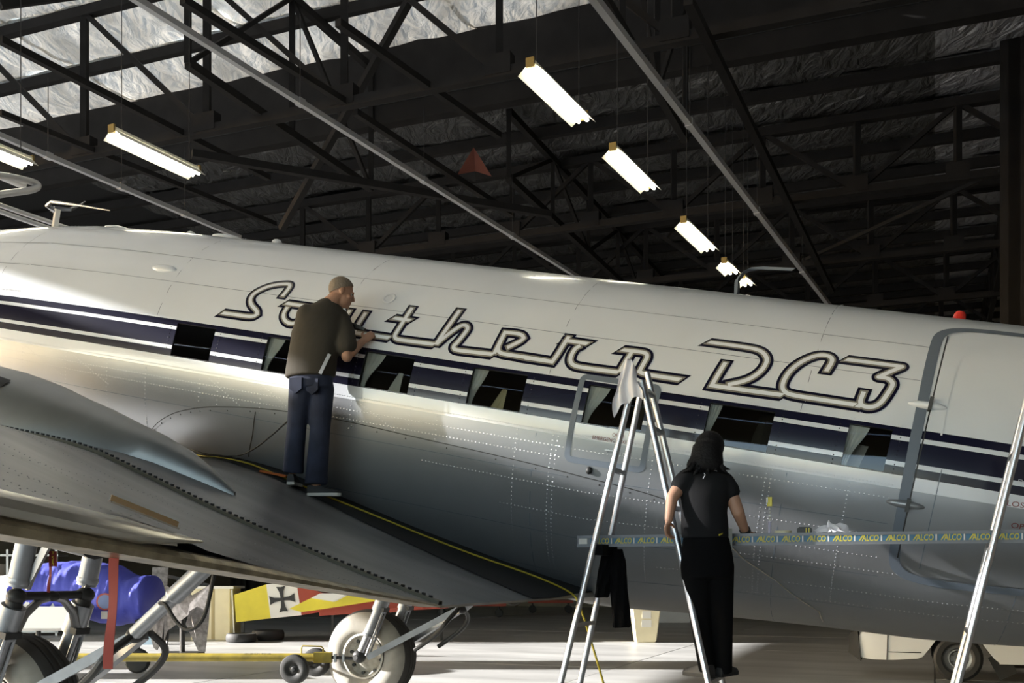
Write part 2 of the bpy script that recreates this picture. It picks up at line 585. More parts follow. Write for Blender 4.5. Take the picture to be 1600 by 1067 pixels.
# lattice girders across the hangar: every chord, post and diagonal a part
def girder(p0, p1, q, zb, zt, bay, label, cw=0.16, zig=True, rot=0.0):
    root = thing('roof_truss', label, 'truss', bld((p0 + p1) / 2, q, zb), 'lattice roof trusses')
    def P(p, z):
        return bld(p, q, z)
    def part(name, a, b, ww, hh):
        mb = MB()
        mb.beam(a, b, ww, hh, M_truss)
        return world_part(mb, name, root, 0)
    part('bottom_chord', P(p0, zb), P(p1, zb), cw, cw * 0.9)
    part('top_chord', P(p0, zt), P(p1, zt), cw, cw)
    n = max(1, int(round((p1 - p0) / bay)))
    for i in range(n + 1):
        p = p0 + (p1 - p0) * i / n
        part('post', P(p, zb), P(p, zt), 0.11, 0.13)
        g = MB()
        g.box(P(p, zb + 0.12), (0.42, cw + 0.03, 0.3), M_truss, BP, BQ)
        world_part(g, 'gusset_plate', root, 0)
        if i < n:
            pb = p0 + (p1 - p0) * (i + 1) / n
            if zig and i % 2:
                part('diagonal', P(p, zb), P(pb, zt), 0.08, 0.09)
            else:
                part('diagonal', P(p, zt), P(pb, zb), 0.08, 0.09)
    return root
gp = lambda v: (v.x * BP.x + v.y * BP.y, v.x * BQ.x + v.y * BQ.y)
p132, q132 = gp(at(132, 237, 18.5))
girder(p132 - 2.65 * 3, p132 + 2.65 * 7, q132, 9.0, ZHI - 0.2, 2.65, 'deep lattice truss crossing before the bright foil roof', zig=False)
girder(-14, 22, QS + 3.4, 9.0, ZLO - 0.15, 1.8, 'dark lattice truss first behind the roof step')
girder(-14, 22, QS + 8.0, 9.0, ZLO - 0.15, 1.8, 'dark lattice truss in the low roof, second behind the step')
girder(-16, 22, QS + 12.6, 9.0, ZLO - 0.15, 1.8, 'dark lattice truss in the low roof, third behind the step')
girder(-18, 22, QS + 17.4, 9.0, ZLO - 0.15, 1.8, 'dark lattice truss farthest back under the low roof')
girder(4.5, 20, 11.9, 9.4, ZHI - 0.2, 2.4, 'dark lattice truss over the tail, high in the right corner')

# trusses running into the depth of the hangar
def deep_truss(p, q0, q1, zb, zt, bay, label):
    root = thing('roof_truss', label, 'truss', bld(p, (q0 + q1) / 2, zb), 'roof trusses running into the depth')
    def part(name, a, b, ww, hh):
        mb = MB()
        mb.beam(a, b, ww, hh, M_truss)
        return world_part(mb, name, root, 0)
    part('bottom_chord', bld(p, q0, zb), bld(p, q1, zb), 0.12, 0.13)
    part('top_chord', bld(p, q0, zt), bld(p, q1, zt), 0.12, 0.13)
    n = int((q1 - q0) / bay)
    for i in range(n + 1):
        qq = q0 + (q1 - q0) * i / n
        part('post', bld(p, qq, zb), bld(p, qq, zt), 0.09, 0.09)
        if i < n:
            qb = q0 + (q1 - q0) * (i + 1) / n
            part('diagonal', bld(p, qq, zt if i % 2 else zb), bld(p, qb, zb if i % 2 else zt), 0.07, 0.07)
deep_truss(-10.2, 12.5, QS, 9.1, ZHI - 0.25, 1.8, 'dark roof truss running away over the bright foil at the far left')
deep_truss(-4.0, 12.0, QS, 9.1, ZHI - 0.25, 1.9, 'dark roof truss running away over the bright foil above the painter')
deep_truss(1.5, QS + 0.5, Q1 - 4, 9.1, ZLO - 0.2, 2.3, 'dark roof truss running back under the low roof above the ladder')
deep_truss(7.2, QS + 0.5, Q1 - 4, 9.1, ZLO - 0.2, 2.3, 'dark roof truss running back under the low roof above the cabin door')
deep_truss(-7.5, QS + 0.5, Q1 - 4, 9.1, ZLO - 0.2, 2.3, 'dark roof truss running back under the low roof near the left lamps')

# cross-brace rods and a long raking strut
def rod(px0, py0, z0, px1, py1, z1, r, label, m=M_truss, name='brace_rod'):
    a = at(px0, py0, (z0 - EYE) * FPX / (HOR - py0))
    b = at(px1, py1, (z1 - EYE) * FPX / (HOR - py1))
    mb = MB()
    mb.v, root = [], None
    mb.beam(a, b, r * 2, r * 2, m)
    o = mb.build(name, None, 0)
    c = (a + b) / 2
    o.data.transform(Matrix.Translation(-c))
    o.location = c
    tag(o, label, 'brace', 'roof bracing')
    return o
rod(0, 62, 9.0, 420, 278, 9.0, 0.05, 'long dark brace rod from the upper left corner to above the left lamp')
rod(285, 0, 9.0, 548, 165, 9.0, 0.05, 'long dark brace rod meeting the truss above the painter')
rod(0, 176, 9.0, 430, 350, 9.0, 0.045, 'thin dark brace rod behind the hanging left lamp')
rod(528, 35, 9.0, 780, 212, 9.0, 0.05, 'dark brace rod crossing the foil beside the raking strut')
rod(555, 175, 9.0, 800, 335, 8.6, 0.05, 'dark brace rod falling away below the truss gusset')
rod(640, 0, 11.2, 440, 358, 8.4, 0.06, 'raking steel strut leaning across the roof above the painter')
rod(1600, 250, 9.0, 1260, 405, 9.0, 0.035, 'thin brace rod rising to the right-hand steel column')
rod(0, 8, 10.4, 150, -12, 11.2, 0.06, 'dark brace at the topmost left corner of the roof')
rod(1075, 0, 8.8, 1300, 455, 8.8, 0.06, 'dark brace beam running back beside the right conduit')
rod(300, 240, 8.4, 860, 335, 8.4, 0.06, 'dark low tie beam sagging behind the middle conduit')

# columns
def column(px, Y, w_, z, label):
    c = at(px, HOR, Y)
    mb = MB()
    b = Vector((c.x, c.y, 0))
    for d in (-1, 1):
        mb.beam(b + BP * d * w_ / 2, b + BP * d * w_ / 2 + Vector((0, 0, z)), 0.03, 0.26, M_truss, BP)
    mb.beam(b, b + Vector((0, 0, z)), w_, 0.03, M_truss, BQ)
    mb.v = [v - b for v in mb.v]
    o = mb.build('steel_column', None, 0)
    o.location = b
    tag(o, label, 'column', 'steel roof columns')
column(1585, 17.6, 0.18, 11.4, 'dark steel column behind the cabin door at the right edge')
column(372, 42, 0.5, 9.4, 'dark steel column on the back wall left of the yellow tail')
column(395, 42, 0.5, 9.4, 'dark steel column directly behind the yellow tail')

# galvanised conduits under the trusses
def conduit(pts, z, r, label):
    P = [at(x, y, (z - EYE) * FPX / (HOR - y)) for x, y in pts]
    d = (P[-1] - P[0]).normalized()
    c = (P[0] + P[-1]) / 2
    root = thing('conduit_pipe', label, 'pipe', c, 'galvanised pipes under the roof')
    L = (P[-1] - P[0]).length
    n = 4
    mb = MB()
    mb.beam(P[0], P[-1], r * 2, r * 2, M_conduit)
    world_part(mb, 'pipe', root, 0)
    for i in range(1, n):
        q_ = P[0] + d * (L * i / n)
        m2 = MB()
        m2.beam(q_ - d * 0.06, q_ + d * 0.06, r * 2.5, r * 2.5, M_conduit)
        world_part(m2, 'coupling', root, 0)
        m3 = MB()
        m3.cyl(q_, q_ + Vector((0, 0, 1.2)), 0.006, M_dark, n=6)
        world_part(m3, 'hanger_rod', root)
conduit([(180, -22), (905, 434)], 8.0, 0.037, 'galvanised pipe running down to the cabin roof beside the painter')
conduit([(905, -33), (1305, 489)], 8.0, 0.045, 'galvanised pipe running down beside the row of four lamps')
conduit([(-60, 186), (375, 371)], 8.0, 0.037, 'galvanised pipe at far left, passing below the left lamp')

# fluorescent battens
def lamp(px, py, z, L, label, ang=27.0):
    Y = (z - EYE) * FPX / (HOR - py)
    c = at(px, py, Y)
    d = Vector((s_(math.radians(ang)), c_(math.radians(ang)), 0))
    sd = Vector((d.y, -d.x, 0))
    root = thing('fluorescent_lamp', label, 'lamp', c, 'hanging fluorescent lamps')
    up = Vector((0, 0, 1))
    mb = MB()
    mb.box(c + up * 0.065, (L, 0.09, 0.07), M_batten, d, sd)
    world_part(mb, 'housing', root, 0)
    mb = MB()
    for s in (-1, 1):
        a0, a1 = sd * s * 0.05 + up * 0.05, sd * s * 0.16 - up * 0.045
        e = d * L / 2
        t = up * 0.004
        mb.prism([c + a0 - e, c + a0 + e, c + a1 + e, c + a1 - e], t, M_batten)
    world_part(mb, 'reflector', root, 0)
    for s in (-1, 1):
        mb = MB()
        mb.cyl(c + sd * s * 0.055 - d * L * 0.485 - up * 0.005, c + sd * s * 0.055 + d * L * 0.485 - up * 0.005, 0.024, M_tube, n=10)
        world_part(mb, 'lamp_tube', root)
    for s in (-1, 1):
        mb = MB()
        mb.box(c + d * s * (L / 2 + 0.012) + up * 0.07, (0.03, 0.10, 0.11), M_brass, d, sd)
        world_part(mb, 'end_cap', root, 0)
        mb = MB()
        mb.cyl(c + d * s * L * 0.4 + up * 0.1, c + d * s * L * 0.4 + up * ((ZHI if c.dot(BQ) < QS else ZLO) - z - .02), 0.006, M_dark, n=6)
        world_part(mb, 'suspension_chain', root)
lamp(873, 151, 7.2, 1.5, 'lit fluorescent lamp nearest and highest in the row beside the right pipe')
lamp(989, 268, 7.2, 1.5, 'lit fluorescent lamp second in the row beside the right pipe')
lamp(1090, 371, 7.2, 1.5, 'lit fluorescent lamp third in the row, above the waiting trestle')
lamp(1139, 420, 7.2, 0.62, 'short lit fluorescent lamp fourth in the row, just above the cabin roof')
lamp(1165, 441, 7.1, 0.4, 'small lit lamp under the bent antenna, farthest of the row')
lamp(245, 243, 7.2, 1.5, 'lit fluorescent lamp hanging over the cabin roof on the left')
lamp(-30, 226, 7.2, 1.5, 'lit fluorescent lamp cut by the left edge above the bent steel tubes')

# red hazard pennant and foil tear hanging under the low roof
M_rust = mat('rust_red_lining', (0.12, 0.03, 0.015), 0.8)
mb = MB()
a = at(740, 230, 19)
mb.face([a, a + Vector((-0.3, 0, -0.5)), a + Vector((0.03, 0.07, -0.41))], M_rust)
mb.face([a, a + Vector((0.03, 0.07, -0.41)), a + Vector((0.33, 0, -0.53))], M_rust)
mb.face([a + Vector((-0.3, 0, -0.5)), a + Vector((0.03, 0.07, -0.41)), a + Vector((0.03, 0.17, -0.57))], M_dark)
o = mb.build('torn_lining', None, 0.3)
tag(o, 'torn flap of reddish roof lining hanging under the dark roof', 'flap')

# ================================================================== the airplane
plane = thing('airplane', 'large white and silver propeller airplane with navy window band, standing nose-high across the hangar', 'airplane')
plane.matrix_world = Matrix(((AU.x, -AV.x, AW.x, AO.x), (AU.y, -AV.y, AW.y, AO.y), (AU.z, -AV.z, AW.z, AO.z), (0, 0, 0, 1)))
KT = [(-6.2,.05),(-5.6,.45),(-4.8,.76),(-4.2,.95),(-3.76,1.07),(-3.2,1.17),(-2.6,1.25),(-2,1.305),(-1,1.335),(6.8,1.335),(8,1.31),(11,1.06),(13,.8)]
KL = [(-6.2,.05),(-5.6,.45),(-4.8,.85),(-4.,1.1),(-3,1.3),(-2,1.4),(-1,1.46),(4,1.46),(4.68,1.36),(5.3,1.28),(5.82,1.22),(6.67,1.14),(7.3,1.04),(9,.75),(11,.4),(13,.1)]
KB = [(-6.2,.05),(-5.8,.5),(-5,.85),(-4,1.12),(-3,1.25),(-2,1.31),(-1,1.33),(6,1.33),(8,1.2),(11,.8),(13,.45)]
def fus(u, f, off=0.0):
    b = lerp(u, KB) + off
    h = lerp(u, KT if s_(f) >= 0 else KL) + off
    return A(u, b * c_(f), h * s_(f))
def fnor(u, f):
    e = 1e-3
    a = fus(u + e, f) - fus(u - e, f)
    b = fus(u, f + e) - fus(u, f - e)
    n = b.cross(a).normalized()
    p = fus(u, f)
    return n if n.y * p.y + n.z * p.z > 0 else -n
RS = 1.335
def fs(u, s, off=0.0):                      # (metres aft, metres up round the skin)
    return fus(u, s / RS, off)

WIN = [(0.0, 0.42), (0.97, 1.42), (1.94, 2.40), (2.925, 3.39), (3.90, 4.37), (4.83, 5.30), (5.815, 6.10)]
WF0, WF1 = -0.008, 0.212
us = [-6.2, -5.9, -5.6, -5.2, -4.8, -4.4, -4, -3.6, -3.2, -2.9, -2.6, -2.3, -2, -1.7, -1.4, -1.1, -0.8, -0.5, -0.25]
for i, (a, b) in enumerate(WIN):
    us += [a, (a + b) / 2, b]
    if i < 6:
        us += [b + (WIN[i + 1][0] - b) * t for t in (0.33, 0.67)]
us += [6.3, 6.55, 6.8, 7.1, 7.4, 7.8, 8.4, 9, 9.8, 10.6, 11.4, 12.2, 13]
fr = [1.5708, 1.42, 1.27, 1.12, 1.0, .88, .77, .68, .60, .515, .44, .37, .30, .232, .212, .188, .164, .056, .032, -.008, -.014, -.09,
      -.16, -.23, -.30, -.40, -.52, -.65, -.80, -.95, -1.12, -1.30, -1.45, -1.5708]
def paint(f):
    if f > .232 or -.09 < f < -.014 or .164 < f < .188 or .032 < f < .056:
        return M_white
    if f > -.09:
        return M_navy
    return M_silver
ub = [-6.2, -4.4, -2.3, -0.25, us[us.index(1.42) + 1], us[us.index(3.39) + 1], us[us.index(5.30) + 1], 7.1, 9.0, 13]
fb = [1.5708, .77, .515, .232, -.09, -.30, -.65, -.95, -1.5708]
def is_win(u0, u1, f0, f1):
    um, fm = (u0 + u1) / 2, (f0 + f1) / 2
    return WF0 < fm < WF1 and any(a < um < b for a, b in WIN)
def skin_cells(name, uu, ff, off, port=True):
    mb = MB()
    nor, idx = [], {}
    def vid(u, f):
        if (u, f) not in idx:
            idx[(u, f)] = len(mb.v)
            ff_ = f if port else PI - f
            mb.v.append(fus(u, ff_, off))
            nor.append(fnor(u, ff_))
        return idx[(u, f)]
    for u0, u1 in zip(uu, uu[1:]):
        for f0, f1 in zip(ff, ff[1:]):
            if port and is_win(u0, u1, f1, f0):
                continue
            q = [vid(u0, f0), vid(u0, f1), vid(u1, f1), vid(u1, f0)]
            mb.f.append(q if port else q[::-1])
            mb.m.append(mb.mi(paint((f0 + f1) / 2)))
    return mb.build(name, plane, normals=nor)
skin_cells('fuselage', us, fr, 0.0, port=False)
for u0, u1 in zip(ub, ub[1:]):
    for f0, f1 in zip(fb, fb[1:]):
        uu = [u for u in us if u0 - 1e-6 <= u <= u1 + 1e-6]
        ff = [f for f in fr if f1 - 1e-6 <= f <= f0 + 1e-6]
        skin_cells('skin_panel', uu, ff, random.uniform(0, 0.0012))

# windows: reveal, pane, curtain; seats behind
for i, (a, b) in enumerate(WIN):
    mb = MB()
    ring = [(a, WF1), (b, WF1), (b, WF0), (a, WF0)]
    for (ua, fa), (uc, fc) in zip(ring, ring[1:] + ring[:1]):
        mb.face([fus(ua, fa, 0.001), fus(uc, fc, 0.001), fus(uc, fc, -0.03), fus(ua, fa, -0.03)], M_dark)
    mb.build('window_frame', plane, 0)
    mb = MB()
    mb.grid([[fus(a + (b - a) * t, f, -0.012) for t in (0, .5, 1)] for f in (WF1, .14, .07, WF0)], M_glass)
    mb.build('window_pane', plane)
    if i > 0:
        mb = MB()
        rows = []
        wide = {1: .13, 2: .15, 3: .10, 4: .14, 5: .07, 6: .12}[i]
        for k in range(9):
            t = k / 8
            f = WF1 + 0.02 - (WF1 - WF0 + 0.03) * t
            wd = wide * (1 - 0.85 * sstep(t * 1.05)) + 0.025
            rows.append([fus(a - 0.01 + wd * j / 12, f, -0.05 + 0.012 * s_(j * 2.1 + k * 0.2)) for j in range(13)])
        mb.grid(rows, M_curtain)
        mb.build('curtain', plane, 2.0)
    if i in (2, 3, 6):
        mb = MB()
        rows = []
        u0 = {2: 2.14, 3: 3.10, 6: 5.88}[i]
        for k in range(7):
            f = .17 - .22 * k / 6
            ww = (0.02 + 0.05 * (k / 6)) if i != 6 else 0.07
            rows.append([fus(u0 - 0.05 * k / 6 + ww * (j / 6 - 0.5) * 2, f, -0.3 + 0.01 * s_(j * 2)) for j in range(7)])
        mb.grid(rows, M_curtain if i != 3 else M_cream)
        mb.build('seat_cover', plane, 2.0)
    mb = MB()
    u0 = a + 0.36
    mb.ball(A(u0, .80, 0.02), (.10, .19, .30), M_seat)
    mb.ball(A(u0, .80, 0.30), (.08, .13, .10), M_seat)
    mb.box(A(u0 - .25, .80, -.25), (.5, .42, .14), M_seat)
    mb.build('seat', plane)
mb = MB()
mb.grid([[A(u, 1.2 * c_(f), 1.2 * s_(f)) for u in (-3, 2, 7)] for f in [PI * (0.42 + 0.1 * k) for k in range(9)]], M_lining)
mb.grid([[A(u, v, -.55) for u in (-3, 2, 7)] for v in (-1, 0, 1)], M_lining)
mb.build('cabin_lining', plane)

# ribbons laid on the skin
def ribbon(mb, pts, hw, off, m, step=0.09, surf=fs, caps=None, slant=False):
    """flat strip along points of the unrolled skin, rounded at its joints"""
    pts = [Vector(p) for p in pts]
    last = len(pts) - 2
    for si, (a, b) in enumerate(zip(pts, pts[1:])):
        d = b - a
        if d.length < 1e-5:
            continue
        n = max(1, int(d.length / step))
        n0 = Vector((-d.y, d.x)).normalized() * hw
        cut = None
        if slant:                           # pen-cut ends: level on the stems, raked on the level strokes
            cut = Vector((1, 0)) if abs(d.y) > abs(d.x) else Vector((.66, .75))
            cut = cut * (hw * hw / cut.dot(n0)) if abs(cut.dot(n0)) > hw * .5 else None
        rows = []
        for k in range(n + 1):
            p = a + d * k / n
            nn = cut if cut is not None and ((si == 0 and k == 0) or (si == last and k == n)) else n0
            rows.append([surf(p.x + nn.x, p.y + nn.y, off), surf(p.x - nn.x, p.y - nn.y, off)])
        mb.grid(rows, m)
    if slant:                               # mitred corners
        for a, p, b in zip(pts, pts[1:], pts[2:]):
            d1, d2 = (p - a).normalized(), (b - p).normalized()
            cr = d1.x * d2.y - d1.y * d2.x
            if abs(cr) < .5 or d1.dot(d2) < -.8:
                continue
            sg = -1 if cr > 0 else 1
            n1, n2 = Vector((-d1.y, d1.x)) * sg, Vector((-d2.y, d2.x)) * sg
            t = p + (n1 + n2) * (hw / (1 + n1.dot(n2)))
            if (t - p).length < 1.75 * hw:
                mb.face([surf(q.x, q.y, off) for q in (p, p + n1 * hw, t, p + n2 * hw)], m)
    for p in (pts[1:-1] if caps is None else pts):
        mb.face([surf(p.x + hw * c_(2 * PI * k / 12), p.y + hw * s_(2 * PI * k / 12), off) for k in range(12)], m)

SL = Vector((0.10, 1.0)).normalized()
LETTERS = [
 ('S', [[(0.94,0.676),(0.953,0.743),(0.957,0.8),(0.938,0.826),(0.905,0.829),(0.828,0.81),(0.747,0.773),(0.679,0.713),(0.642,0.661),(0.642,0.607),(0.671,0.559),(0.724,0.522),(0.767,0.497),(0.78,0.468),(0.759,0.445),(0.707,0.434),(0.561,0.434),(0.421,0.434)],]),
 ('o', [[(1.008,0.615),(1.234,0.612),(1.241,0.544),(1.226,0.481),(1.199,0.444),(1.164,0.425),(1.114,0.427),(1.067,0.453),(1.04,0.491),(1.037,0.534),(1.046,0.582)],]),
 ('u', [[(1.648,0.634),(1.628,0.478),(1.654,0.441),(1.701,0.425),(1.921,0.425),(2.116,0.423)],[(1.804,0.632),(1.774,0.463),(1.783,0.425)],]),
 ('t', [[(2.196,0.744),(2.174,0.564),(2.151,0.459),(2.155,0.438),(2.177,0.422),(2.215,0.419),(2.532,0.423)],[(2.071,0.612),(2.239,0.61)],]),
 ('h', [[(2.619,0.785),(2.591,0.606),(2.541,0.422)],[(2.542,0.419),(2.6,0.51),(2.661,0.589),(2.698,0.633),(2.737,0.636),(2.76,0.612),(2.76,0.582),(2.722,0.471),(2.696,0.431),(2.706,0.409),(2.738,0.401),(2.799,0.402),(3.06,0.41)],]),
 ('e', [[(3.06,0.412),(3.069,0.463),(3.085,0.619),(3.185,0.625),(3.236,0.615),(3.258,0.589),(3.243,0.558),(3.148,0.481)],[(3.084,0.611),(3.074,0.486),(3.082,0.451),(3.111,0.428),(3.159,0.425),(3.331,0.424),(3.517,0.42)],]),
 ('r', [[(3.331,0.42),(3.553,0.419),(3.576,0.478),(3.614,0.665)],[(3.599,0.62),(3.789,0.616)],[(3.735,0.591),(3.7,0.564),(3.686,0.495),(3.692,0.448),(3.719,0.419),(3.766,0.407),(3.95,0.408),(4.1,0.41)],]),
 ('n', [[(4.1,0.41),(4.112,0.456),(4.147,0.611)],[(4.059,0.604),(4.225,0.608),(4.262,0.599),(4.274,0.571),(4.27,0.542),(4.249,0.44),(4.286,0.425),(4.421,0.423),(4.574,0.422)],]),
 ('D', [[(4.682,0.782),(5.008,0.78),(5.087,0.761),(5.135,0.713),(5.148,0.661),(5.13,0.587),(5.084,0.524),(5.022,0.478),(4.917,0.434)],[(4.858,0.619),(4.833,0.514),(4.808,0.412),(5.08,0.413),(5.326,0.416)],]),
 ('C', [[(5.57,0.651),(5.591,0.738),(5.587,0.779),(5.552,0.801),(5.501,0.8),(5.447,0.772),(5.38,0.708),(5.327,0.627),(5.302,0.541),(5.301,0.481),(5.325,0.444),(5.375,0.426),(5.586,0.424),(5.827,0.421)],]),
 ('3', [[(5.675,0.786),(5.882,0.787),(6.062,0.787),(5.926,0.667),(5.983,0.669),(6.021,0.645),(6.032,0.616),(6.016,0.553),(5.989,0.473),(5.959,0.435),(5.915,0.416),(5.871,0.42),(5.848,0.444),(5.849,0.478),(5.856,0.535)],[(5.827,0.421),(5.871,0.417)],]),
]
def stroke_ends(pts, ext):
    a = Vector(pts[0]) - (Vector(pts[1]) - Vector(pts[0])).normalized() * ext
    b = Vector(pts[-1]) + (Vector(pts[-1]) - Vector(pts[-2])).normalized() * ext
    return [tuple(a)] + list(pts[1:-1]) + [tuple(b)]
for li, (ch, strokes) in enumerate(LETTERS):
    mb = MB()
    for layer, (hw, off, m, ext) in enumerate(((.048, .0030, M_navy, .026), (.0275, .0042, M_taupe, .010), (.0150, .0054, M_lwhite, -.004))):
        for st in strokes:
            p = chaikin(st, 2, 1.15)
            p = stroke_ends(p, ext)
            ribbon(mb, p, hw, off + li * 0.00003, m, slant=True)
    mb.build('letter', plane, 2.0)
# the thin grey line in the lower half of each stroke is the taupe band showing below the white core

# seams, rivets
seam = MB()
def seam_line(pts, hw=0.0022, off=0.0022, m=M_framegrey):
    ribbon(seam, pts, hw, off, m, 0.2)
for u in ub[2:-1]:
    seam_line([(u, RS * f) for f in (1.5, 1.2, .9, .6, .3, .24)])
    seam_line([(u, RS * f) for f in (-.10, -.3, -.6, -.9, -1.2, -1.5)], 0.003)
for f in fb[1:-1]:
    if f not in (.232, -.09):
        seam_line([(u, RS * f) for u in (-4.5, -3, -1.5, 0, 2, 4, 5.5, 6.2)])
seam.build('panel_seams', plane, 0)['kind'] = 'stuff'

fl = [(-0.32,-.60),(-0.154,-.463),(.06,-.369),(.30,-.315),(.489,-.285),(.965,-.243),(1.487,-.227),(1.989,-.229),(2.473,-.246),(3.387,-.27),(3.926,-.293),(4.439,-.33),(4.739,-.373),(5.0,-.44)]
mb = MB()
fls = chaikin([(u, f * RS) for u, f in fl], 2)
ribbon(mb, fls, .013, .004, M_silver)
ribbon(mb, [(u, s + .016) for u, s in fls], .0035, .005, M_dark)
mb.build('fillet_flange', plane, 0.6)
mb = MB()
ribbon(mb, [(0.965, -.243 * RS), (.93, -.40 * RS), (.86, -.55 * RS)], .006, .004, M_dark)
mb.build('fairing_edge', plane, 0.6)
mb = MB()
ribbon(mb, [(5.12, -.55 * RS), (5.25, -.65 * RS), (5.50, -.79 * RS), (5.83, -1.07 * RS), (5.86, -1.24 * RS)], .005, .005, M_bright)
mb.build('fairing_edge', plane, 0.6)

riv = MB()
def rivet(p, n, r=0.0056):
    x, y = basis(n)
    i = len(riv.v)
    riv.v += [p + (x * c_(2 * PI * k / 5) + y * s_(2 * PI * k / 5)) * r for k in range(5)] + [p + n * r * 0.75]
    for k in range(5):
        riv.f.append([i + k, i + (k + 1) % 5, i + 5])
        riv.m.append(riv.mi(riv_m))
def rivet_row(pts, pitch=0.032, surf=None):
    pts = [Vector(p) for p in pts]
    for a, b in zip(pts, pts[1:]):
        L = (b - a).length
        n = max(1, int(L / pitch))
        for k in range(n):
            p = a + (b - a) * k / n
            rivet(fs(p.x, p.y, 0.001), fnor(p.x, p.y / RS))
riv_m = M_rivet
vr = [-2.3, -1.75, -1.2, -.7, -.25, .35, .55, 1.0, 1.3, 1.9, 2.45, 2.7, 3.4, 3.7, 3.74, 4.5, 4.9, 5.33, 5.37, 5.9]
for u in vr:
    lo = -.28 if 0.2 < u < 3.0 else -.95
    rivet_row([(u, -.10 * RS), (u, lo * RS)])
for f0, f1, a, b in ((-.15, -.15, -2.3, 6.2), (-.20, -.205, -2.3, 3.8), (-.36, -.38, 2.6, 6.2), (-.52, -.52, 3.3, 6.2), (-.62, -.62, 4.2, 8),
                     (-.80, -.80, 4.6, 8.2), (-.93, -.93, 5.0, 8.2)):
    rivet_row([(a, f0 * RS), (b, f1 * RS)])
for u, du in ((-1.7, .5), (-1.1, .45), (.45, .4), (1.05, .4), (2.0, .45)):
    rivet_row([(u, -.11 * RS), (u + du, -.26 * RS)])
riv_m = M_white
for f in (-.075, .245):
    rivet_row([(-2.5, f * RS), (6.2, f * RS)], 0.024)
for f, a, b in ((.515, -2.3, 6.1), (.77, -2.3, 6.2), (1.1, -3, 6.6)):
    rivet_row([(a, f * RS + .012), (b, f * RS + .012)], 0.045)
for u in ub[2:-1]:
    rivet_row([(u + .015, RS * .26), (u + .015, RS * 1.4)], 0.045)
riv_m = M_navy
for i in range(7):
    for du in (-.06, .06):
        u = (WIN[i][0] if du < 0 else WIN[i][1]) + du
        rivet_row([(u, RS * -.01), (u, RS * .225)], 0.03)
riv_m = M_dark
for k in range(0, len(fls) - 1, 2):
    rivet(fs(fls[k][0], fls[k][1] - 0.012, 0.004), fnor(fls[k][0], fls[k][1] / RS), 0.008)

# emergency exit frame, handle and stencils
mb = MB()
def rrect(u0, u1, s0, s1, r):
    out = []
    for cx, cy, a0 in ((u0 + r, s1 - r, PI), (u1 - r, s1 - r, PI / 2), (u1 - r, s0 + r, 0), (u0 + r, s0 + r, -PI / 2)):
        for k in range(5):
            a = a0 - k * PI / 8
            out.append((cx + r * c_(a), cy + r * s_(a)))
    out.append(out[0])
    return out
ribbon(mb, rrect(3.833, 4.432, -.205 * RS, .253 * RS, .035), .022, .005, M_framegrey)
mb.build('exit_hatch_frame', plane, 0.6)['label'] = 'blue-grey frame of the emergency exit hatch'
mb = MB()
mb.beam(fus(4.13, -.128, .016), fus(4.22, -.128, .016), .012, .012, M_steel)
mb.cyl(fus(4.14, -.128, 0), fus(4.14, -.128, .02), .012, M_steel)
mb.build('hatch_handle', plane)
mb = MB()
mb.ball(fus(4.026, -.246, .01), (.025, .02, .03), M_dark)
mb.build('drain_knob', plane)
def stencil(body, u, f, size, m, off=.006, shear=0):
    me = text_mesh(body, size, shear, 0.0)
    for v in me.vertices:
        v.co = fs(u + v.co.x, f * RS + v.co.y, off)
    me.materials.clear()
    me.materials.append(m)
    o = bpy.data.objects.new('stencil_lettering', me)
    COL.objects.link(o)
    o.parent = plane
stencil('OPEN', 4.16, -.054, .036, M_textred)
stencil('EMERGENCY EXIT', 4.01, -.083, .036, M_textred)
stencil('CLOSE', 4.22, -.148, .036, M_textlt)
stencil('CLOSE', 6.85, -.085, .062, M_textred, .014)
stencil('OPEN', 6.95, -.21, .062, M_textred, .014)
stencil('EXIT', 6.93, .045, .038, M_textlt, .014)
stencil('FIRE EXTINGUISHER', -2.2, .272, .030, M_dark, .004)

# cargo door with its frame strip, bead and hinges
dl, dt, db = 6.31, .985, -.60
du_ = [6.31, 6.34, 6.38, 6.44, 6.52, 6.62, 6.8, 7.1, 7.4, 7.8, 8.3]
def dlim(u):
    r = .24
    t = max(0.0, 1 - (u - dl) / r)
    k = 1 - math.sqrt(max(0, 1 - t * t))
    return dt - k * r / RS, db + k * r / RS
mb = MB()
fd = [f for f in fr if db < f < dt]
rows = []
for u in du_:
    hi, lo = dlim(u)
    rows.append([fus(u, max(lo, min(hi, f)), .008) for f in [dt] + fd + [db]])
fa = [dt] + fd + [db]
mb.grid(rows, M_white, mfun=lambda a, b: paint((fa[b] + fa[b + 1]) / 2))
mb.build('cargo_door', plane, 0.8)
mb = MB()
path = chaikin([(8.4, 1.035 * RS), (6.9, 1.035 * RS), (6.45, 1.03 * RS), (6.25, .95 * RS), (6.235, .75 * RS), (6.25, .3 * RS), (6.27, -.2 * RS), (6.275, -.45 * RS), (6.30, -.58 * RS), (6.45, -.64 * RS), (6.8, -.645 * RS), (8.4, -.62 * RS)], 3, 2)
ribbon(mb, path, .036, .004, M_framegrey)
mb.build('door_frame', plane, 0.6)['label'] = 'blue-grey frame strip round the cargo door'
mb = MB()
ribbon(mb, chaikin([(8.2, .80 * RS), (6.9, .83 * RS), (6.52, .83 * RS), (6.42, .74 * RS), (6.40, .5 * RS), (6.405, .3 * RS), (6.41, .22 * RS)], 3, 2), .006, .012, M_white)
mb.build('door_bead', plane, 0.6)
mb = MB()
ribbon(mb, [(6.305, .9 * RS), (6.305, .3 * RS), (6.305, -.5 * RS)], .005, .006, M_dark)
mb.build('door_gap', plane, 0.6)
mb = MB()
ribbon(mb, [(6.46, .05 * RS), (6.46, -.3 * RS), (6.46, -.55 * RS)], .003, .010, M_framegrey)
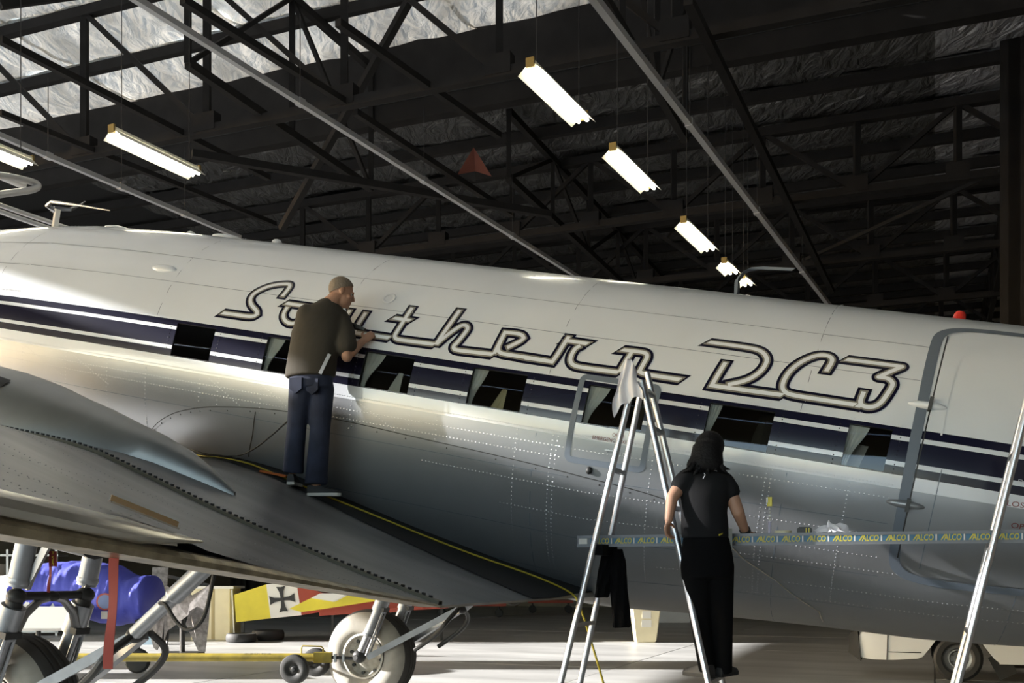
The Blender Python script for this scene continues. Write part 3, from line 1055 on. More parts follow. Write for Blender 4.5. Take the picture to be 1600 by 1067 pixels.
mb.build('door_bead', plane, 0.6)
for f, m in ((.371, M_white), (-.172, M_silver)):
    mb = MB()
    n = fnor(6.27, f)
    mb.ball(fus(6.28, f, .004), (.13, .030, .028), m, x=(1, 0, 0), y=n, z=Vector((1, 0, 0)).cross(n), n=16)
    mb.box(fus(6.30, f, .03), (.025, .03, .09), M_dark, (1, 0, 0), n)
    mb.build('hinge', plane)
# small fittings on the crown and side
mb = MB()
n = fnor(-.44, .62)
mb.ball(fus(-.44, .62, 0), (.14, .03, .045), M_white, (1, 0, 0), n, Vector((1, 0, 0)).cross(n), n=16)
mb.build('air_scoop', plane)
for u, f, a, b in ((-2.0, 1.50, .16, .12), (-.55, 1.45, .17, .1), (-1.05, 1.5, .05, .05), (.1, 1.4, .05, .05)):
    mb = MB()
    n = fnor(u, f)
    mb.ball(fus(u, f, 0), (a, .035, b), M_white, (1, 0, 0), n, Vector((1, 0, 0)).cross(n), n=16)
    mb.build('roof_fitting', plane)
mb = MB()
n = fnor(1.94, .612)
mb.lathe([(.035, 0), (.045, .004), (.055, .004), (.06, 0)], fus(1.94, .612, .001), n, M_white)
mb.build('vent_ring', plane)
mb = MB()
n = fnor(7.0, 1.45)
pB = on_plane(1499, 497, 0)
mb.lathe([(.05, -.06), (.05, .0), (.045, .03), (.03, .05), (.001, .055)], A(*pB), (0, 0, 1), mat('red_beacon_lens', (.5, .03, .02), .2), 16)
mb.build('beacon', plane)['label'] = 'red beacon on the cabin roof'
# rabbit-ear antenna and bent whip antenna
pm, pt = on_plane(85, 362, 0), on_plane(86, 327, 0)
mb = MB()
mb.loft([[A(pm[0] + a * .045 * k, b * .03 * k, w_) for a, b in ((-1, 0), (-.6, .8), (.2, 1), (1, 0), (.2, -1), (-.6, -.8))] for w_, k in ((pm[2] - .1, 1.1), (pt[2], .95))], M_offwhite)
mb.build('antenna_mast', plane)
for s in (-1, 1):
    mb = MB()
    e = on_plane(133, 315, -.5) if s < 0 else on_plane(172, 329, .3)
    mb.tube([A(pt[0] + .02, 0, pt[2] - .03), A(pt[0] - .06, s * .05, pt[2] + .02), A(pt[0] + .08, s * .13, pt[2] + .045),
             A(*[(x + y) / 2 for x, y in zip(e, (pt[0] + .08, s * .16, pt[2] + .05))]), A(*e)], [.03, .028, .022, .014, .006], M_steel, 8)
    mb.build('antenna_whisker', plane)
mb = MB()
q = [on_plane(x, y, 0) for x, y in ((1151, 462), (1152, 440), (1160, 428), (1172, 421), (1190, 419), (1215, 420), (1240, 421))]
wd = [.10, .10, .085, .06, .03, .02, .012]
mb.loft([[A(u + a * .012, b * wd_ / 2, w_ + a * .012) for a, b in ((-1, -1), (1, -1), (1, 1), (-1, 1))] for (u, _, w_), wd_ in zip(q, wd)], M_framegrey)
mb.build('bent_antenna', plane, 0.9)

# ------------------------------------------------------------------ wings, nacelles, landing gear
PROF = [(-.30, -1.15), (-.26, -1.05), (-.18, -.99), (-.05, -.94), (.2, -.90), (.55, -.878), (.9, -.875), (1.2, -.88), (1.45, -.905), (1.7, -.955), (2.0, -1.015),
        (2.4, -1.095), (2.8, -1.165), (3.2, -1.23), (3.6, -1.285), (4.03, -1.337)]
LOWP = [(-.30, -1.15), (-.26, -1.23), (-.1, -1.32), (.3, -1.42), (1.0, -1.47), (2.0, -1.46), (3.0, -1.41), (4.03, -1.352)]
def wtop(u, l):
    """upper wing surface, l metres out from the keel"""
    if l <= 3.5:
        w = lerp(u, PROF)
        k = max(0.0, (1.55 - l) / .55)
        return w + ((.02 + .10 * (1 - sstep((u - .7) / 1.1))) * min(k, 1.2) ** 2) * sstep((u + .2) / .8)
    le = -.30 + (l - 3.5) * .26
    x = max(0.0, (u - le) / (4.03 - le))
    th = 1 - (l - 3.5) * .055
    u0 = -.30 + x * 4.33
    base = lerp(u0, PROF) + 1.337
    w = -1.337 + .115 * (l - 3.5) + base * th
    return w + .065 * sstep((l - 5.5) / .3) * sstep((x - .55) / .45)
def wlow(u, l):
    if l <= 3.5:
        return lerp(u, LOWP)
    le = -.30 + (l - 3.5) * .26
    x = max(0.0, (u - le) / (4.03 - le))
    u0 = -.30 + x * 4.33
    return -1.352 + .10 * (l - 3.5) + (lerp(u0, LOWP) + 1.352) * (1 - (l - 3.5) * .055)
xs = [0, .008, .025, .055, .11, .19, .27, .34, .40, .46, .53, .62, .71, .80, .90, 1.0]
def wing_grid(mb, l0, l1, n, s, m, u_end=4.0):
    rows, low = [], []
    for k in range(n + 1):
        l = l0 + (l1 - l0) * k / n
        le = -.30 if l <= 3.5 else -.30 + (l - 3.5) * .26
        rows.append([A(le + x * (u_end - le), s * l, wtop(le + x * (u_end - le), l)) for x in xs])
        low.append([A(le + x * (u_end - le), s * l, wlow(le + x * (u_end - le), l)) for x in xs])
    mb.grid(rows, m)
    mb.grid(low, m)
for s in (1, -1):
    mb = MB()
    wing_grid(mb, .45, 3.5, 24, s, M_wing, 4.03)
    for l in (3.5,):
        pass
    mb.grid([[A(4.03, s * l, wtop(4.03, l)), A(4.03, s * l, wlow(4.03, l))] for l in (.45, 1, 1.5, 2, 2.75, 3.5)], M_wing)
    mb.build('wing_center_section', plane, 0.7)
    mb = MB()
    L1 = 10.5 if s > 0 else 12.5
    wing_grid(mb, 3.5, L1, 20, s, M_wing, 3.98)
    mb.face([A(-.30 + .26 * (L1 - 3.5), s * L1, wtop(-.3 + .26 * (L1 - 3.5), L1)), A(2, s * L1, wtop(2, L1)), A(3.98, s * L1, wtop(3.98, L1)), A(2, s * L1, wlow(2, L1))], M_wing)
    mb.build('outer_wing', plane, 0.7)
    # bolted attachment flange
    mb = MB()
    rows = [[A(u, s * (3.5 + d), wtop(u, 3.5) + h) for d, h in ((-.03, -.004), (-.022, .022), (.022, .022), (.03, -.004))] for u in [-.25 + 4.27 * k / 40 for k in range(41)]]
    mb.grid(rows, mat('flange_grey', (.20, .18, .13), .55, metal=.5))
    fo = mb.build('wing_attach_flange', plane, 0.5)
    bolts = MB()
    for k in range(90):
        u = -.2 + 4.2 * k / 90
        bolts.cyl(A(u, s * 3.5, wtop(u, 3.5) + .018), A(u, s * 3.5, wtop(u, 3.5) + .034), .012, M_dark, n=6)
    bo = bolts.build('flange_bolts', fo, 0)
    bo['kind'] = 'stuff'
    # split flap hanging below the trailing edge, dirty inside
    mb = MB()
    rows = []
    for k in range(19):
        l = 3.5 + 6.8 * k / 18
        t = wtop(3.98, l) - .065 * sstep((l - 5.5) / .3)
        b = -1.34 + .1 * (l - 3.5) - .004
        rows.append([A(3.97, s * l, t), A(4.03, s * l, t - .006), A(4.05, s * l, (t + b) / 2), A(4.045, s * l, b), A(3.9, s * l, b - .03), A(3.2, s * l, b - .045)])
    mb.grid(rows, M_oil)
    mb.build('flap', plane, 0.5)
    mb = MB()
    rows = []
    for k in range(15):
        l = 5.72 + 4.6 * k / 14
        h = .065 * sstep((l - 5.5) / .3)
        t = wtop(3.98, l)
        g = 1.0 if k else 0.1
        rows.append([A(3.93, s * l, t + .004), A(3.985, s * l, t), A(4.03, s * l, t - .3 * h * g), A(4.05, s * l, t - .7 * h * g), A(4.035, s * l, t - h * g - .008)])
    mb.grid(rows, M_bright)
    mb.build('aileron', plane, 0.5)
    mb = MB()
    mb.grid([[A(3.55 - .05 * k, s * (6.25 + .3 * k), wtop(3.55 - .05 * k, 6.25 + .3 * k) + .006), A(3.60 - .05 * k, s * (6.25 + .3 * k), wtop(3.6 - .05 * k, 6.25 + .3 * k) + .006)] for k in range(12)], M_dark)
    mb.build('aileron_gap', plane, 0)
    # engine nacelle fairing over the wing
    NT = [(-2.6, -.36), (-1.6, -.37), (-.8, -.40), (-.31, -.43), (-.03, -.445), (.25, -.48), (.53, -.54), (.79, -.585), (1.06, -.645), (1.31, -.70), (1.58, -.775), (1.84, -.885), (2.02, -.99)]
    NW = [(-2.6, .66), (-1.2, .64), (-.3, .55), (.25, .46), (.8, .34), (1.31, .21), (1.6, .135), (1.84, .06), (2.02, .012)]
    mb = MB()
    rows = []
    for u, t in NT:
        hw = lerp(u, NW)
        b = -1.25 if u < 1.2 else lerp(u, PROF) - .06
        rows.append([A(u, s * (2.82 + hw * c_(PI * k / 14)), b + (t - b) * s_(PI * k / 14) ** .62) for k in range(15)])
    mb.grid(rows, mat('nacelle_skin', (.30, .30, .29), .4, metal=.7, var=.08, bump=.04, bscale=2))
    mb.grid([[A(u, s * (2.82 + lerp(u, NW) * c_(PI * k / 14)), -1.25 - .45 * s_(PI * k / 14)) for k in range(15)] for u in (-2.6, -1.6, -.8, 0, .5, .9)], M_wing)
    no = mb.build('nacelle', plane, 0.9)
    if s > 0:
        mb = MB()
        u0, a0 = .05, 1.02
        def ns(u, a):
            hw, t = lerp(u, NW), lerp(u, NT)
            return A(u, 2.82 + hw * c_(a), -1.25 + (t + 1.25) * s_(a) ** .62)
        mb.grid([[ns(u, a) + Vector((0, -.006, .006)) for a in (.82, .93, 1.04)] for u in (-.10, 0, .10)], M_dark)
        mb.build('vent_opening', no, 0)
# black walkway and its worn edge along the root
mb = MB()
WO = [(.2, 1.18), (.7, 1.25), (1.4, 1.47), (1.87, 1.52), (2.55, 1.62), (3.2, 1.75), (4.03, 2.0)]
rows = []
for k in range(40):
    u = .15 + 3.88 * k / 39
    lo = lerp(u, WO)
    rows.append([A(u, l, wtop(u, l) + .006) for l in [.55 + (lo - .55) * j / 8 for j in range(9)]])
mb.grid(rows, M_grip)
mb.build('walkway', plane, 2.0)
# seams and rivets of the wing
def wing_rivets(pts, pitch=.035):
    pts = [Vector(p) for p in pts]
    for a, b in zip(pts, pts[1:]):
        n = max(1, int((b - a).length / pitch))
        for k in range(n):
            p = a + (b - a) * k / n
            rivet(A(p.x, p.y, wtop(p.x, p.y) + .001), Vector((.15, 0, 1)).normalized(), .0042)
riv_m = M_silver
for l in (2.2, 2.9, 3.3, 3.42, 3.62, 4.3, 5.0, 5.6, 6.3):
    wing_rivets([(.9, l), (3.95, l)])
for u in (1.6, 2.5, 3.3, 3.85):
    wing_rivets([(u, 1.8), (u, 6.5)], .05)
ro = riv.build('rivets', plane, 2.0)
ro['kind'] = 'stuff'

# gust lock clamped over the trailing edge
mb = MB()
p = [on_plane(x, y, l) for x, y, l in ((172, 783, 5.98), (277, 825, 5.72))]
z0 = A(*p[0])
z1 = A(*p[1])
mb.beam(z0 + Vector((0, 0, .012)), z1 + Vector((0, 0, .012)), .006, .024, M_bright, (-.2, 0, 1))
mb.beam(z0, z1, .03, .006, M_bright)
q = [on_plane(x, y, l) for x, y, l in ((176, 838, 6.05), (276, 848, 5.78))]
mb.beam(A(*q[0]), A(*q[1]), .01, .022, M_bright)
mb.build('gust_lock', plane, 0)

for s in (1, -1):
    G = lambda u, l, w: A(u, s * l, w)
    # tyre, rim and hub
    mb = MB()
    R = .582
    tw = .25
    prof = [(.27, -tw * .80), (.33, -tw * .97), (.42, -tw), (.50, -tw * .88), (.55, -tw * .62)]
    tr = [(R - .012, -tw * .5), (R, -tw * .3), (R - .008, -tw * .28), (R - .008, -tw * .22), (R + .001, -tw * .2), (R + .002, -.02), (R - .006, -.015),
          (R - .006, .015), (R + .002, .02), (R + .001, tw * .2), (R - .008, tw * .22), (R - .008, tw * .28), (R, tw * .3), (R - .012, tw * .5)]
    full = prof + tr + [(r, -h) for r, h in prof[::-1]]
    ax = G(.345, 2.82, -2.98)
    mb.lathe(full, ax, (0, 1, 0), M_tyre, 64, mfun=lambda a, b: M_tread if 4 <= a <= len(full) - 7 else M_tyre)
    wo = mb.build('wheel', plane, 0.7)
    mb = MB()
    for d in (-1, 1):
        mb.lathe([(.275, d * tw * .80), (.285, d * tw * .92), (.262, d * tw * .95), (.25, d * tw * .6), (.20, d * tw * .45), (.17, d * tw * .55), (.10, d * tw * .75), (.06, d * tw * 1.05), (.001, d * tw * 1.08)], ax, (0, 1, 0), M_hub, 40)
    mb.build('wheel_rim', wo, 0.6)
    mb = MB()
    for d in (-1, 1):
        for k in range(8):
            a = 2 * PI * k / 8
            c = ax + Vector((c_(a) * .215, d * tw * .47, s_(a) * .215))
            mb.cyl(c, c + Vector((0, d * .03, 0)), .022, M_dark, n=8)
    mb.build('wheel_bolts', wo, 0)['kind'] = 'stuff'
    mb = MB()
    mb.cyl(ax + Vector((0, -.42, 0)), ax + Vector((0, .42, 0)), .035, M_dark)
    mb.build('axle', plane)
    for d in (-1, 1):
        l = 2.82 + d * .335
        mb = MB()
        mb.cyl(G(.60, l, -1.30), G(.555, l, -1.97), .075, M_gear, n=18)
        mb.lathe([(.08, 0), (.084, .02), (.08, .04)], G(.557, l, -1.95), (.045, 0, .67), M_gear, 18)
        mb.cyl(G(.555, l, -1.97), G(.55, l, -2.06), .032, M_dark, n=12)
        mb.build('upper_gear_leg', plane)
        mb = MB()
        mb.cyl(G(.55, l, -2.02), G(.548, l, -2.14), .06, M_dark, n=14)
        mb.cyl(G(.55, l, -2.12), G(.50, l, -2.36), .088, M_gear, n=18)
        mb.cyl(G(.50, l, -2.36), G(.42, l, -2.70), .068, M_gear, n=18)
        mb.lathe([(.07, 0), (.076, .01), (.076, .035), (.07, .045)], G(.42, l, -2.70), (.08, 0, .34), M_steel, 18)
        mb.cyl(G(.42, l, -2.70), G(.37, l, -2.90), .052, M_steel, n=14)
        mb.ball(G(.355, l, -2.97), .085, M_dark)
        mb.build('lower_gear_leg', plane)
        mb = MB()
        for e in (-.03, .055):
            mb.cyl(G(.58, l + e, -2.34), G(.46, l + e, -2.93), .013, M_gear, n=8)
        mb.box(G(.575, l + .01, -2.33), (.06, .15, .05), M_dark)
        mb.build('brake_rod', plane)
        mb = MB()
        ut = .80 if d > 0 else .46
        mb.beam(G(.60, l - d * .03, -1.98), G(ut, l - .06, -1.42), .03, .05, M_steel)
        mb.beam(G(.60, l - d * .05, -1.98), G(ut - .10, l - .12, -1.42), .02, .045, M_steel)
        mb.build('side_brace', plane, 0)
        mb = MB()
        mb.tube([G(.56, l - d * .04, -2.30), G(.56, l - d * .10, -2.18), G(.56, l - d * .22, -2.08), G(.56, 2.82, -2.055)], [.04, .035, .03, .03], M_steel, 10)
        mb.build('arch_brace', plane)
        mb = MB()
        mb.beam(G(1.42, 2.82 + d * .05, -2.15), G(.47, l, -2.955), .055, .075, M_gear)
        mb.build('drag_strut', plane, 0)
        mb = MB()
        mb.tube(chaikin([G(1.44, 2.82 + d * .09, -2.14), G(1.43, l, -2.28), G(1.34, l, -2.46), G(1.08, l, -2.72)], 2, 3), .028, M_dark, 8)
        mb.build('drag_hose', plane)
    mb = MB()
    mb.cyl(G(.56, 2.45, -2.045), G(.56, 3.19, -2.045), .033, M_dark, n=12)
    for d in (-1, 1):
        mb.ball(G(.56, 2.82 + d * .335, -2.045), (.07, .075, .06), M_dark)
    mb.ball(G(.56, 2.82, -2.05), (.05, .07, .04), M_dark)
    mb.build('cross_tube', plane)
    mb = MB()
    mb.cyl(G(1.44, 2.90, -2.13), G(1.72, 2.90, -1.80), .052, M_gear, n=18)
    mb.lathe([(.058, 0), (.064, .01), (.064, .03), (.058, .04)], G(1.71, 2.90, -1.81), (.28, 0, .33), M_steel, 18)
    mb.cyl(G(1.72, 2.90, -1.80), G(2.03, 2.90, -1.44), .064, M_gear, n=18)
    mb.ball(G(1.43, 2.88, -2.145), (.06, .08, .06), M_dark)
    mb.build('retraction_ram', plane)
    mb = MB()
    mb.tube(chaikin([G(1.66, 2.96, -1.86), G(1.74, 3.0, -1.84), G(1.88, 3.04, -1.94), G(2.02, 3.06, -1.98), G(2.12, 3.06, -1.88), G(2.14, 3.06, -1.70), G(2.14, 3.06, -1.44)], 2, 3), .014, M_black, 8)
    mb.build('hydraulic_hose', plane)

# ================================================================== people
def remeshed(mb, name, voxel, parent=None, smooth=6, it_f=0.5):
    o = mb.build(name, None, 0)
    r = o.modifiers.new('r', 'REMESH')
    r.mode = 'VOXEL'
    r.voxel_size = voxel
    if smooth:
        s = o.modifiers.new('s', 'SMOOTH')
        s.iterations = smooth
        s.factor = it_f
    dg = bpy.context.evaluated_depsgraph_get()
    me = bpy.data.meshes.new_from_object(o.evaluated_get(dg))
    old = o.data
    m = old.materials[0]
    o.modifiers.clear()
    o.data = me
    bpy.data.meshes.remove(old)
    me.materials.clear()
    me.materials.append(m)
    me.polygons.foreach_set('material_index', [0] * len(me.polygons))
    me.polygons.foreach_set('use_smooth', [True] * len(me.polygons))
    me.name = name
    return o
def to_root(o, root):
    o.data.transform(Matrix.Translation(-root.location))
    o.parent = root
    return o
def limb(mb, pts, rad, m, n=14, end=True):
    """tapering limb through joints, with balls so that it joins on smoothly"""
    P = [Vector(p) for p in pts]
    path, rr = [], []
    for i in range(len(P) - 1):
        for t in (0, .25, .5, .75):
            path.append(P[i].lerp(P[i + 1], t))
            rr.append(rad[i] + (rad[i + 1] - rad[i]) * t)
    path.append(P[-1])
    rr.append(rad[-1])
    mb.tube(path, rr, m, n)
    for p, r in list(zip(P, rad))[:None if end else -1]:
        mb.ball(p, r * .99, m, n=10, k=8)
def rings(mb, lst, m, n=20):
    """loft of ellipses: (centre, half width, half depth, right vector, forward vector)"""
    mb.loft([[Vector(c) + r * (a * c_(2 * PI * k / n)) + f * (b * s_(2 * PI * k / n)) for k in range(n)] for c, a, b, r, f in lst], m)
def hand(mb, wrist, d, side, palm_n, m, curl=0.5, size=1.0):
    """palm, four unequal bent fingers and a thumb; d along the hand, side towards the thumb, palm_n out of the palm"""
    d, side, pn = Vector(d).normalized(), Vector(side).normalized(), Vector(palm_n).normalized()
    w = Vector(wrist)
    c = w + d * .045 * size
    mb.ball(c, (.040 * size, .016 * size, .048 * size), m, side, pn, d, 10, 8)
    for off, L in ((.028, .068), (.010, .078), (-.009, .072), (-.027, .055)):
        b = w + d * .075 * size + side * off * size
        d1 = (d + pn * curl * .5).normalized()
        d2 = (d + pn * curl * 1.5).normalized()
        p1 = b + d1 * L * .45 * size
        p2 = p1 + d2 * L * .35 * size
        p3 = p2 + (d * .6 + pn * curl * 2).normalized() * L * .28 * size
        limb(mb, [b - d * .02, p1, p2, p3], [.0095 * size, .009 * size, .0082 * size, .0065 * size], m, 8)
    t0 = w + d * .02 * size + side * .03 * size
    t1 = t0 + (side * .8 + d * .7 + pn * .2).normalized() * .035 * size
    t2 = t1 + (d + side * .25 + pn * curl).normalized() * .032 * size
    limb(mb, [t0 - side * .015, t1, t2], [.013 * size, .0105 * size, .008 * size], m, 8)
def head(mb, c, f, r, up, m, k=1.0):
    """skull, jaw, nose, brow, lips and ears; f faces forward, r to the figure's right"""
    f, r, up = f.normalized(), r.normalized(), up.normalized()
    P = lambda a, b, h: c + r * a * k + f * b * k + up * h * k
    mb.ball(P(0, -.012, .025), (.076 * k, .096 * k, .094 * k), m, r, f, up, 18, 12)
    mb.ball(P(0, .028, -.045), (.058 * k, .066 * k, .078 * k), m, r, f, up, 16, 10)
    mb.ball(P(0, .072, -.092), (.026 * k, .022 * k, .022 * k), m, r, f, up)
    mb.ball(P(0, .082, .022), (.05 * k, .016 * k, .012 * k), m, r, f, up)
    mb.tube([P(0, .086, .02), P(0, .104, -.012), P(0, .112, -.028), P(0, .09, -.036)], [.008 * k, .011 * k, .014 * k, .011 * k], m)
    mb.ball(P(0, .088, -.058), (.024 * k, .012 * k, .007 * k), m, r, f, up)
    mb.ball(P(0, .086, -.070), (.022 * k, .012 * k, .007 * k), m, r, f, up)
    for s in (-1, 1):
        mb.ball(P(s * .078, -.012, -.005), (.010 * k, .020 * k, .034 * k), m, r, f, up)
        mb.ball(P(s * .04, .06, -.025), (.024 * k, .025 * k, .022 * k), m, r, f, up)
def eyes(root, c, f, r, up, k=1.0):
    for s in (-1, 1):
        mb = MB()
        p = c + r * s * .032 * k + f * .0735 * k + up * .004 * k
        mb.ball(p, .0105 * k, mat('eye_white', (.30, .27, .25), .6), n=10, k=6)
        mb.ball(p + f * .007 * k, .0065 * k, M_dark, n=8, k=6)
        to_root(mb.build('eye', None), root)
def shoe(root, ank, toe, h, name='shoe', upper=M_shoe, sole=M_sole):
    ank, toe = Vector(ank), Vector(toe)
    d = (toe - ank)
    d.z = 0
    L = .27
    d.normalize()
    sd = Vector((d.y, -d.x, 0))
    heel = Vector((ank.x, ank.y, h)) - d * .07
    out = []
    prof = [(-.0, .030), (.02, .036), (.08, .037), (.15, .040), (.20, .046), (.25, .040), (.272, .018)]
    def ring(z, k):
        L_ = [heel + d * a * k + sd * b * k for a, b in prof] + [heel + d * a * k - sd * b * k for a, b in prof[::-1]]
        return [p + Vector((0, 0, z)) for p in L_]
    mb = MB()
    mb.loft([ring(0, 1), ring(.024, 1.01)], sole)
    so = to_root(mb.build('sole', None), root)
    mb = MB()
    tops = [(.0, .085), (.02, .088), (.08, .092), (.15, .07), (.20, .055), (.25, .046), (.272, .036)]
    up = []
    for fz, kk in ((0.024 / .09, 1.0), (.6, .98), (.95, .72), (1.0, .4)):
        row = []
        for (a, b), (_, t) in zip(prof, tops):
            row.append(heel + d * a + sd * b * kk + Vector((0, 0, max(.024, t * fz))))
        for (a, b), (_, t) in list(zip(prof, tops))[::-1]:
            row.append(heel + d * a - sd * b * kk + Vector((0, 0, max(.024, t * fz))))
        up.append(row)
    mb.loft(up, upper)
    o = to_root(mb.build(name, None), root)
    so.parent = o
    so.matrix_parent_inverse = Matrix.Identity(4)
    return o

# ---- the man on the wing
FU, _, FW = on_plane(500, 757, 1.55)
YM = AG(FU, 1.55, FW).y
man = thing('person', 'man in a brown t-shirt and blue jeans standing on the wing walkway, polishing the lettering', 'person', AG(FU, 1.5, wtop(FU, 1.5)))
def mp(px, py, dy=0.0):
    return at(px, py, YM + dy)
R_ = Vector((.96, -.28, 0)).normalized()
F_ = Vector((.28, .96, 0)).normalized()
Rc = Vector((.93, .37, 0)).normalized()              # shoulders turned: his right shoulder forward
Fc = Vector((-.37, .93, 0)).normalized()
UP = Vector((0, 0, 1))
body = MB()
hc = mp(534, 457, .03)
hf = (Vector((.93, .35, -.30))).normalized()
hr = Vector((hf.y, -hf.x, 0)).normalized()
hu = hr.cross(hf).normalized()
head(body, hc, hf, hr, hu, M_skin, 1.0)
limb(body, [mp(508, 482, -.02), mp(520, 470, 0), hc - hu * .03 - hf * .02], [.075, .06, .058], M_skin)
shl, shr = mp(474, 492, -.06), mp(537, 500, .06)
elr, hdr = mp(542, 557, -.06), mp(567, 533, .07)
limb(body, [shr, elr, hdr], [.056, .046, .029], M_skin)
ell, hdl = mp(478, 552, .06), mp(524, 514, .14)
limb(body, [shl, ell, hdl], [.056, .045, .029], M_skin)
hand(body, hdr, (.55, .25, .5), (-.6, .1, .6), (-.3, .9, -.1), M_skin, .7)
hand(body, hdl, (.95, -.05, -.1), (0, -.1, 1), (.1, .95, .2), M_skin, .5)
spine = [(mp(486, 590), .165, .12, R_, F_), (mp(487, 560), .165, .115, R_, F_), (mp(494, 530), .165, .12, R_, F_), (mp(502, 500), .185, .125, Rc, Fc), (mp(507, 480), .13, .09, Rc, Fc), (mp(511, 474), .06, .06, Rc, Fc)]
rings(body, spine, M_skin)
hipl, hipr = mp(472, 597, -.02), mp(502, 600, .02)
knl, knr = mp(464, 662, .06), mp(500, 672, .05)
anl, anr = mp(457, 735, .12), mp(494, 755, .06)
limb(body, [hipl, knl, anl], [.085, .058, .042], M_skin)
limb(body, [hipr, knr, anr], [.085, .058, .042], M_skin)
body = to_root(remeshed(body, 'body', .0065, None, 3), man)
body['label'] = 'bare arms, neck and head of the man'
eyes(man, hc, hf, hr, hu)
# short grey hair
hair = MB()
rows = []
for a in range(9):
    t = a / 8
    row = []
    for j in range(20):
        ph = 2 * PI * j / 20
        lim = 1.42 + .55 * max(0, -c_(ph)) - .55 * max(0, c_(ph))
        th = t * lim * 1.15
        d = hr * s_(th) * s_(ph) * .085 + hf * s_(th) * c_(ph) * .104 + hu * c_(th) * .103
        row.append(hc + hu * .025 * 1 - hf * .012 + d)
    rows.append(row)
hair.grid(rows, M_hairg, close=True)
to_root(hair.build('hair', None, 2.0), man)
# t-shirt
sh = MB()
sp = [(mp(485, 590), .215, .155, R_, F_), (mp(486, 576), .215, .155, R_, F_), (mp(490, 545), .208, .15, R_, F_), (mp(496, 520), .212, .15, (R_ + Rc).normalized(), (F_ + Fc).normalized()),
      (mp(503, 497), .205, .14, Rc, Fc), (mp(507, 483), .165, .115, Rc, Fc), (mp(511, 473), .085, .08, Rc, Fc), (mp(514, 468), .07, .066, Rc, Fc)]
rings(sh, sp, M_shirt, 24)
limb(sh, [shr + Vector((-.03, -.02, .0)), shr.lerp(elr, .35), shr.lerp(elr, .72)], [.088, .085, .092], M_shirt)
limb(sh, [shl + Vector((.03, 0, 0)), shl.lerp(ell, .35), shl.lerp(ell, .7)], [.088, .085, .09], M_shirt)
to_root(remeshed(sh, 'shirt', .012, None, 5), man)
# jeans
je = MB()
rings(je, [(mp(486, 583), .182, .125, R_, F_), (mp(486, 597), .188, .135, R_, F_), (mp(486, 608), .18, .13, R_, F_)], M_jeans)
limb(je, [hipl + UP * -.03, knl, mp(459, 722, .11), mp(458, 739, .12)], [.108, .080, .084, .088], M_jeans, end=False)
limb(je, [hipr + UP * -.03, knr, mp(495, 738, .06), mp(494, 757, .06)], [.108, .083, .090, .096], M_jeans, end=False)
to_root(remeshed(je, 'jeans', .012, None, 4), man)
for s, c in ((-1, mp(474, 606)), (1, mp(499, 608))):
    pk = MB()
    b = c - F_ * .128
    pk.loft([[b + R_ * x + UP * z - F_ * y for x, z in ((-.055, .06), (.055, .06), (.052, -.03), (0, -.065), (-.052, -.03))] for y in (-.012, .006)], M_jeans)
    to_root(pk.build('back_pocket', None, 0.4), man)
def floor_w(u, l):
    return AG(u, l, wtop(u, l) + .007).z
for a_, td, l in ((anl, F_ * .8 + R_ * .1 - R_ * .3, 1.38), (anr, R_ * .9 + F_ * .25, 1.44)):
    g = a_ - AO
    shoe(man, a_, a_ + td.normalized() * .2, floor_w(g.dot(AU), g.dot(AV)) + .004)
# things he carries
mb = MB()
a, b = mp(500, 584, -.17), mp(515, 553, -.17)
mb.beam(a, b, .03, .004, M_steel, F_)
o = mb.build('steel_ruler', None, 0)
o.data.transform(Matrix.Translation(-a))
o.location = a
tag(o, 'steel ruler sticking out of the man\'s back jeans pocket', 'ruler')
a, b = mp(541, 506, .13), mp(567, 514, .11)
mb = MB()
mb.tube([a - b + (b - a) * 0, (b - a) * .5, (b - a) * 1.0], [.022, .026, .016], M_black, 10)
mb.v = [v for v in mb.v]
mb.beam(Vector((0, 0, .0)) + (b - a) * .2, (b - a) * 1.15, .05, .02, M_dark)
o = mb.build('polishing_pad', None, 0.6)
o.location = a
tag(o, 'black hand tool held against the lettering by the man', 'tool')

# ---- the woman on the trestle
APX = at(1003, 600, 7.05)                               # apex of the near trestle
TE = AU.copy()
TE.z = 0
TE.normalize()                                          # along the plank
TD = Vector((-TE.y, TE.x, 0))                           # across it, away from the camera
TH = APX.z
def tre_pt(side, depth, z, base):
    """point on a leg of the trestle standing at base: side -1 left, 1 right; depth -1 near, 1 far"""
    t = 1 - z / TH
    return Vector((base.x, base.y, z)) + TE * side * (.03 + .67 * t) + TD * depth * (.115 + .165 * t)
BASE1 = Vector((APX.x, APX.y, 0))
ZF = .90
foot_c = (tre_pt(1, -.25, ZF, BASE1))
YW = foot_c.y - .10
wom = thing('person', 'woman with black hair, charcoal sleeveless top and black trousers standing on the trestle rungs', 'person', foot_c)
def wp(px, py, dy=0.0):
    return at(px, py, YW + dy)
Rw = Vector((.98, -.2, 0)).normalized()
Fw = Vector((.2, .98, 0)).normalized()
body = MB()
hc = wp(1104, 702, .03)
hf = Vector((-.45, .85, .32)).normalized()
hr = Vector((hf.y, -hf.x, 0)).normalized()
hu = hr.cross(hf).normalized()
head(body, hc, hf, hr, hu, M_skin, .93)
limb(body, [wp(1102, 740), wp(1103, 725), hc - hu * .04], [.06, .05, .05], M_skin)
shl, shr = wp(1069, 750, .0), wp(1136, 755, .0)
ell, hdl = wp(1050, 778, -.04), wp(1045, 812, -.10)
elr, hdr = wp(1153, 800, -.02), wp(1165, 831, .10)
limb(body, [shl, ell, hdl], [.05, .040, .027], M_skin)
limb(body, [shr, elr, hdr], [.05, .041, .027], M_skin)
hand(body, hdl, (-.15, .35, -.95), (.5, .8, .2), (.9, -.3, -.1), M_skin, .9, .95)
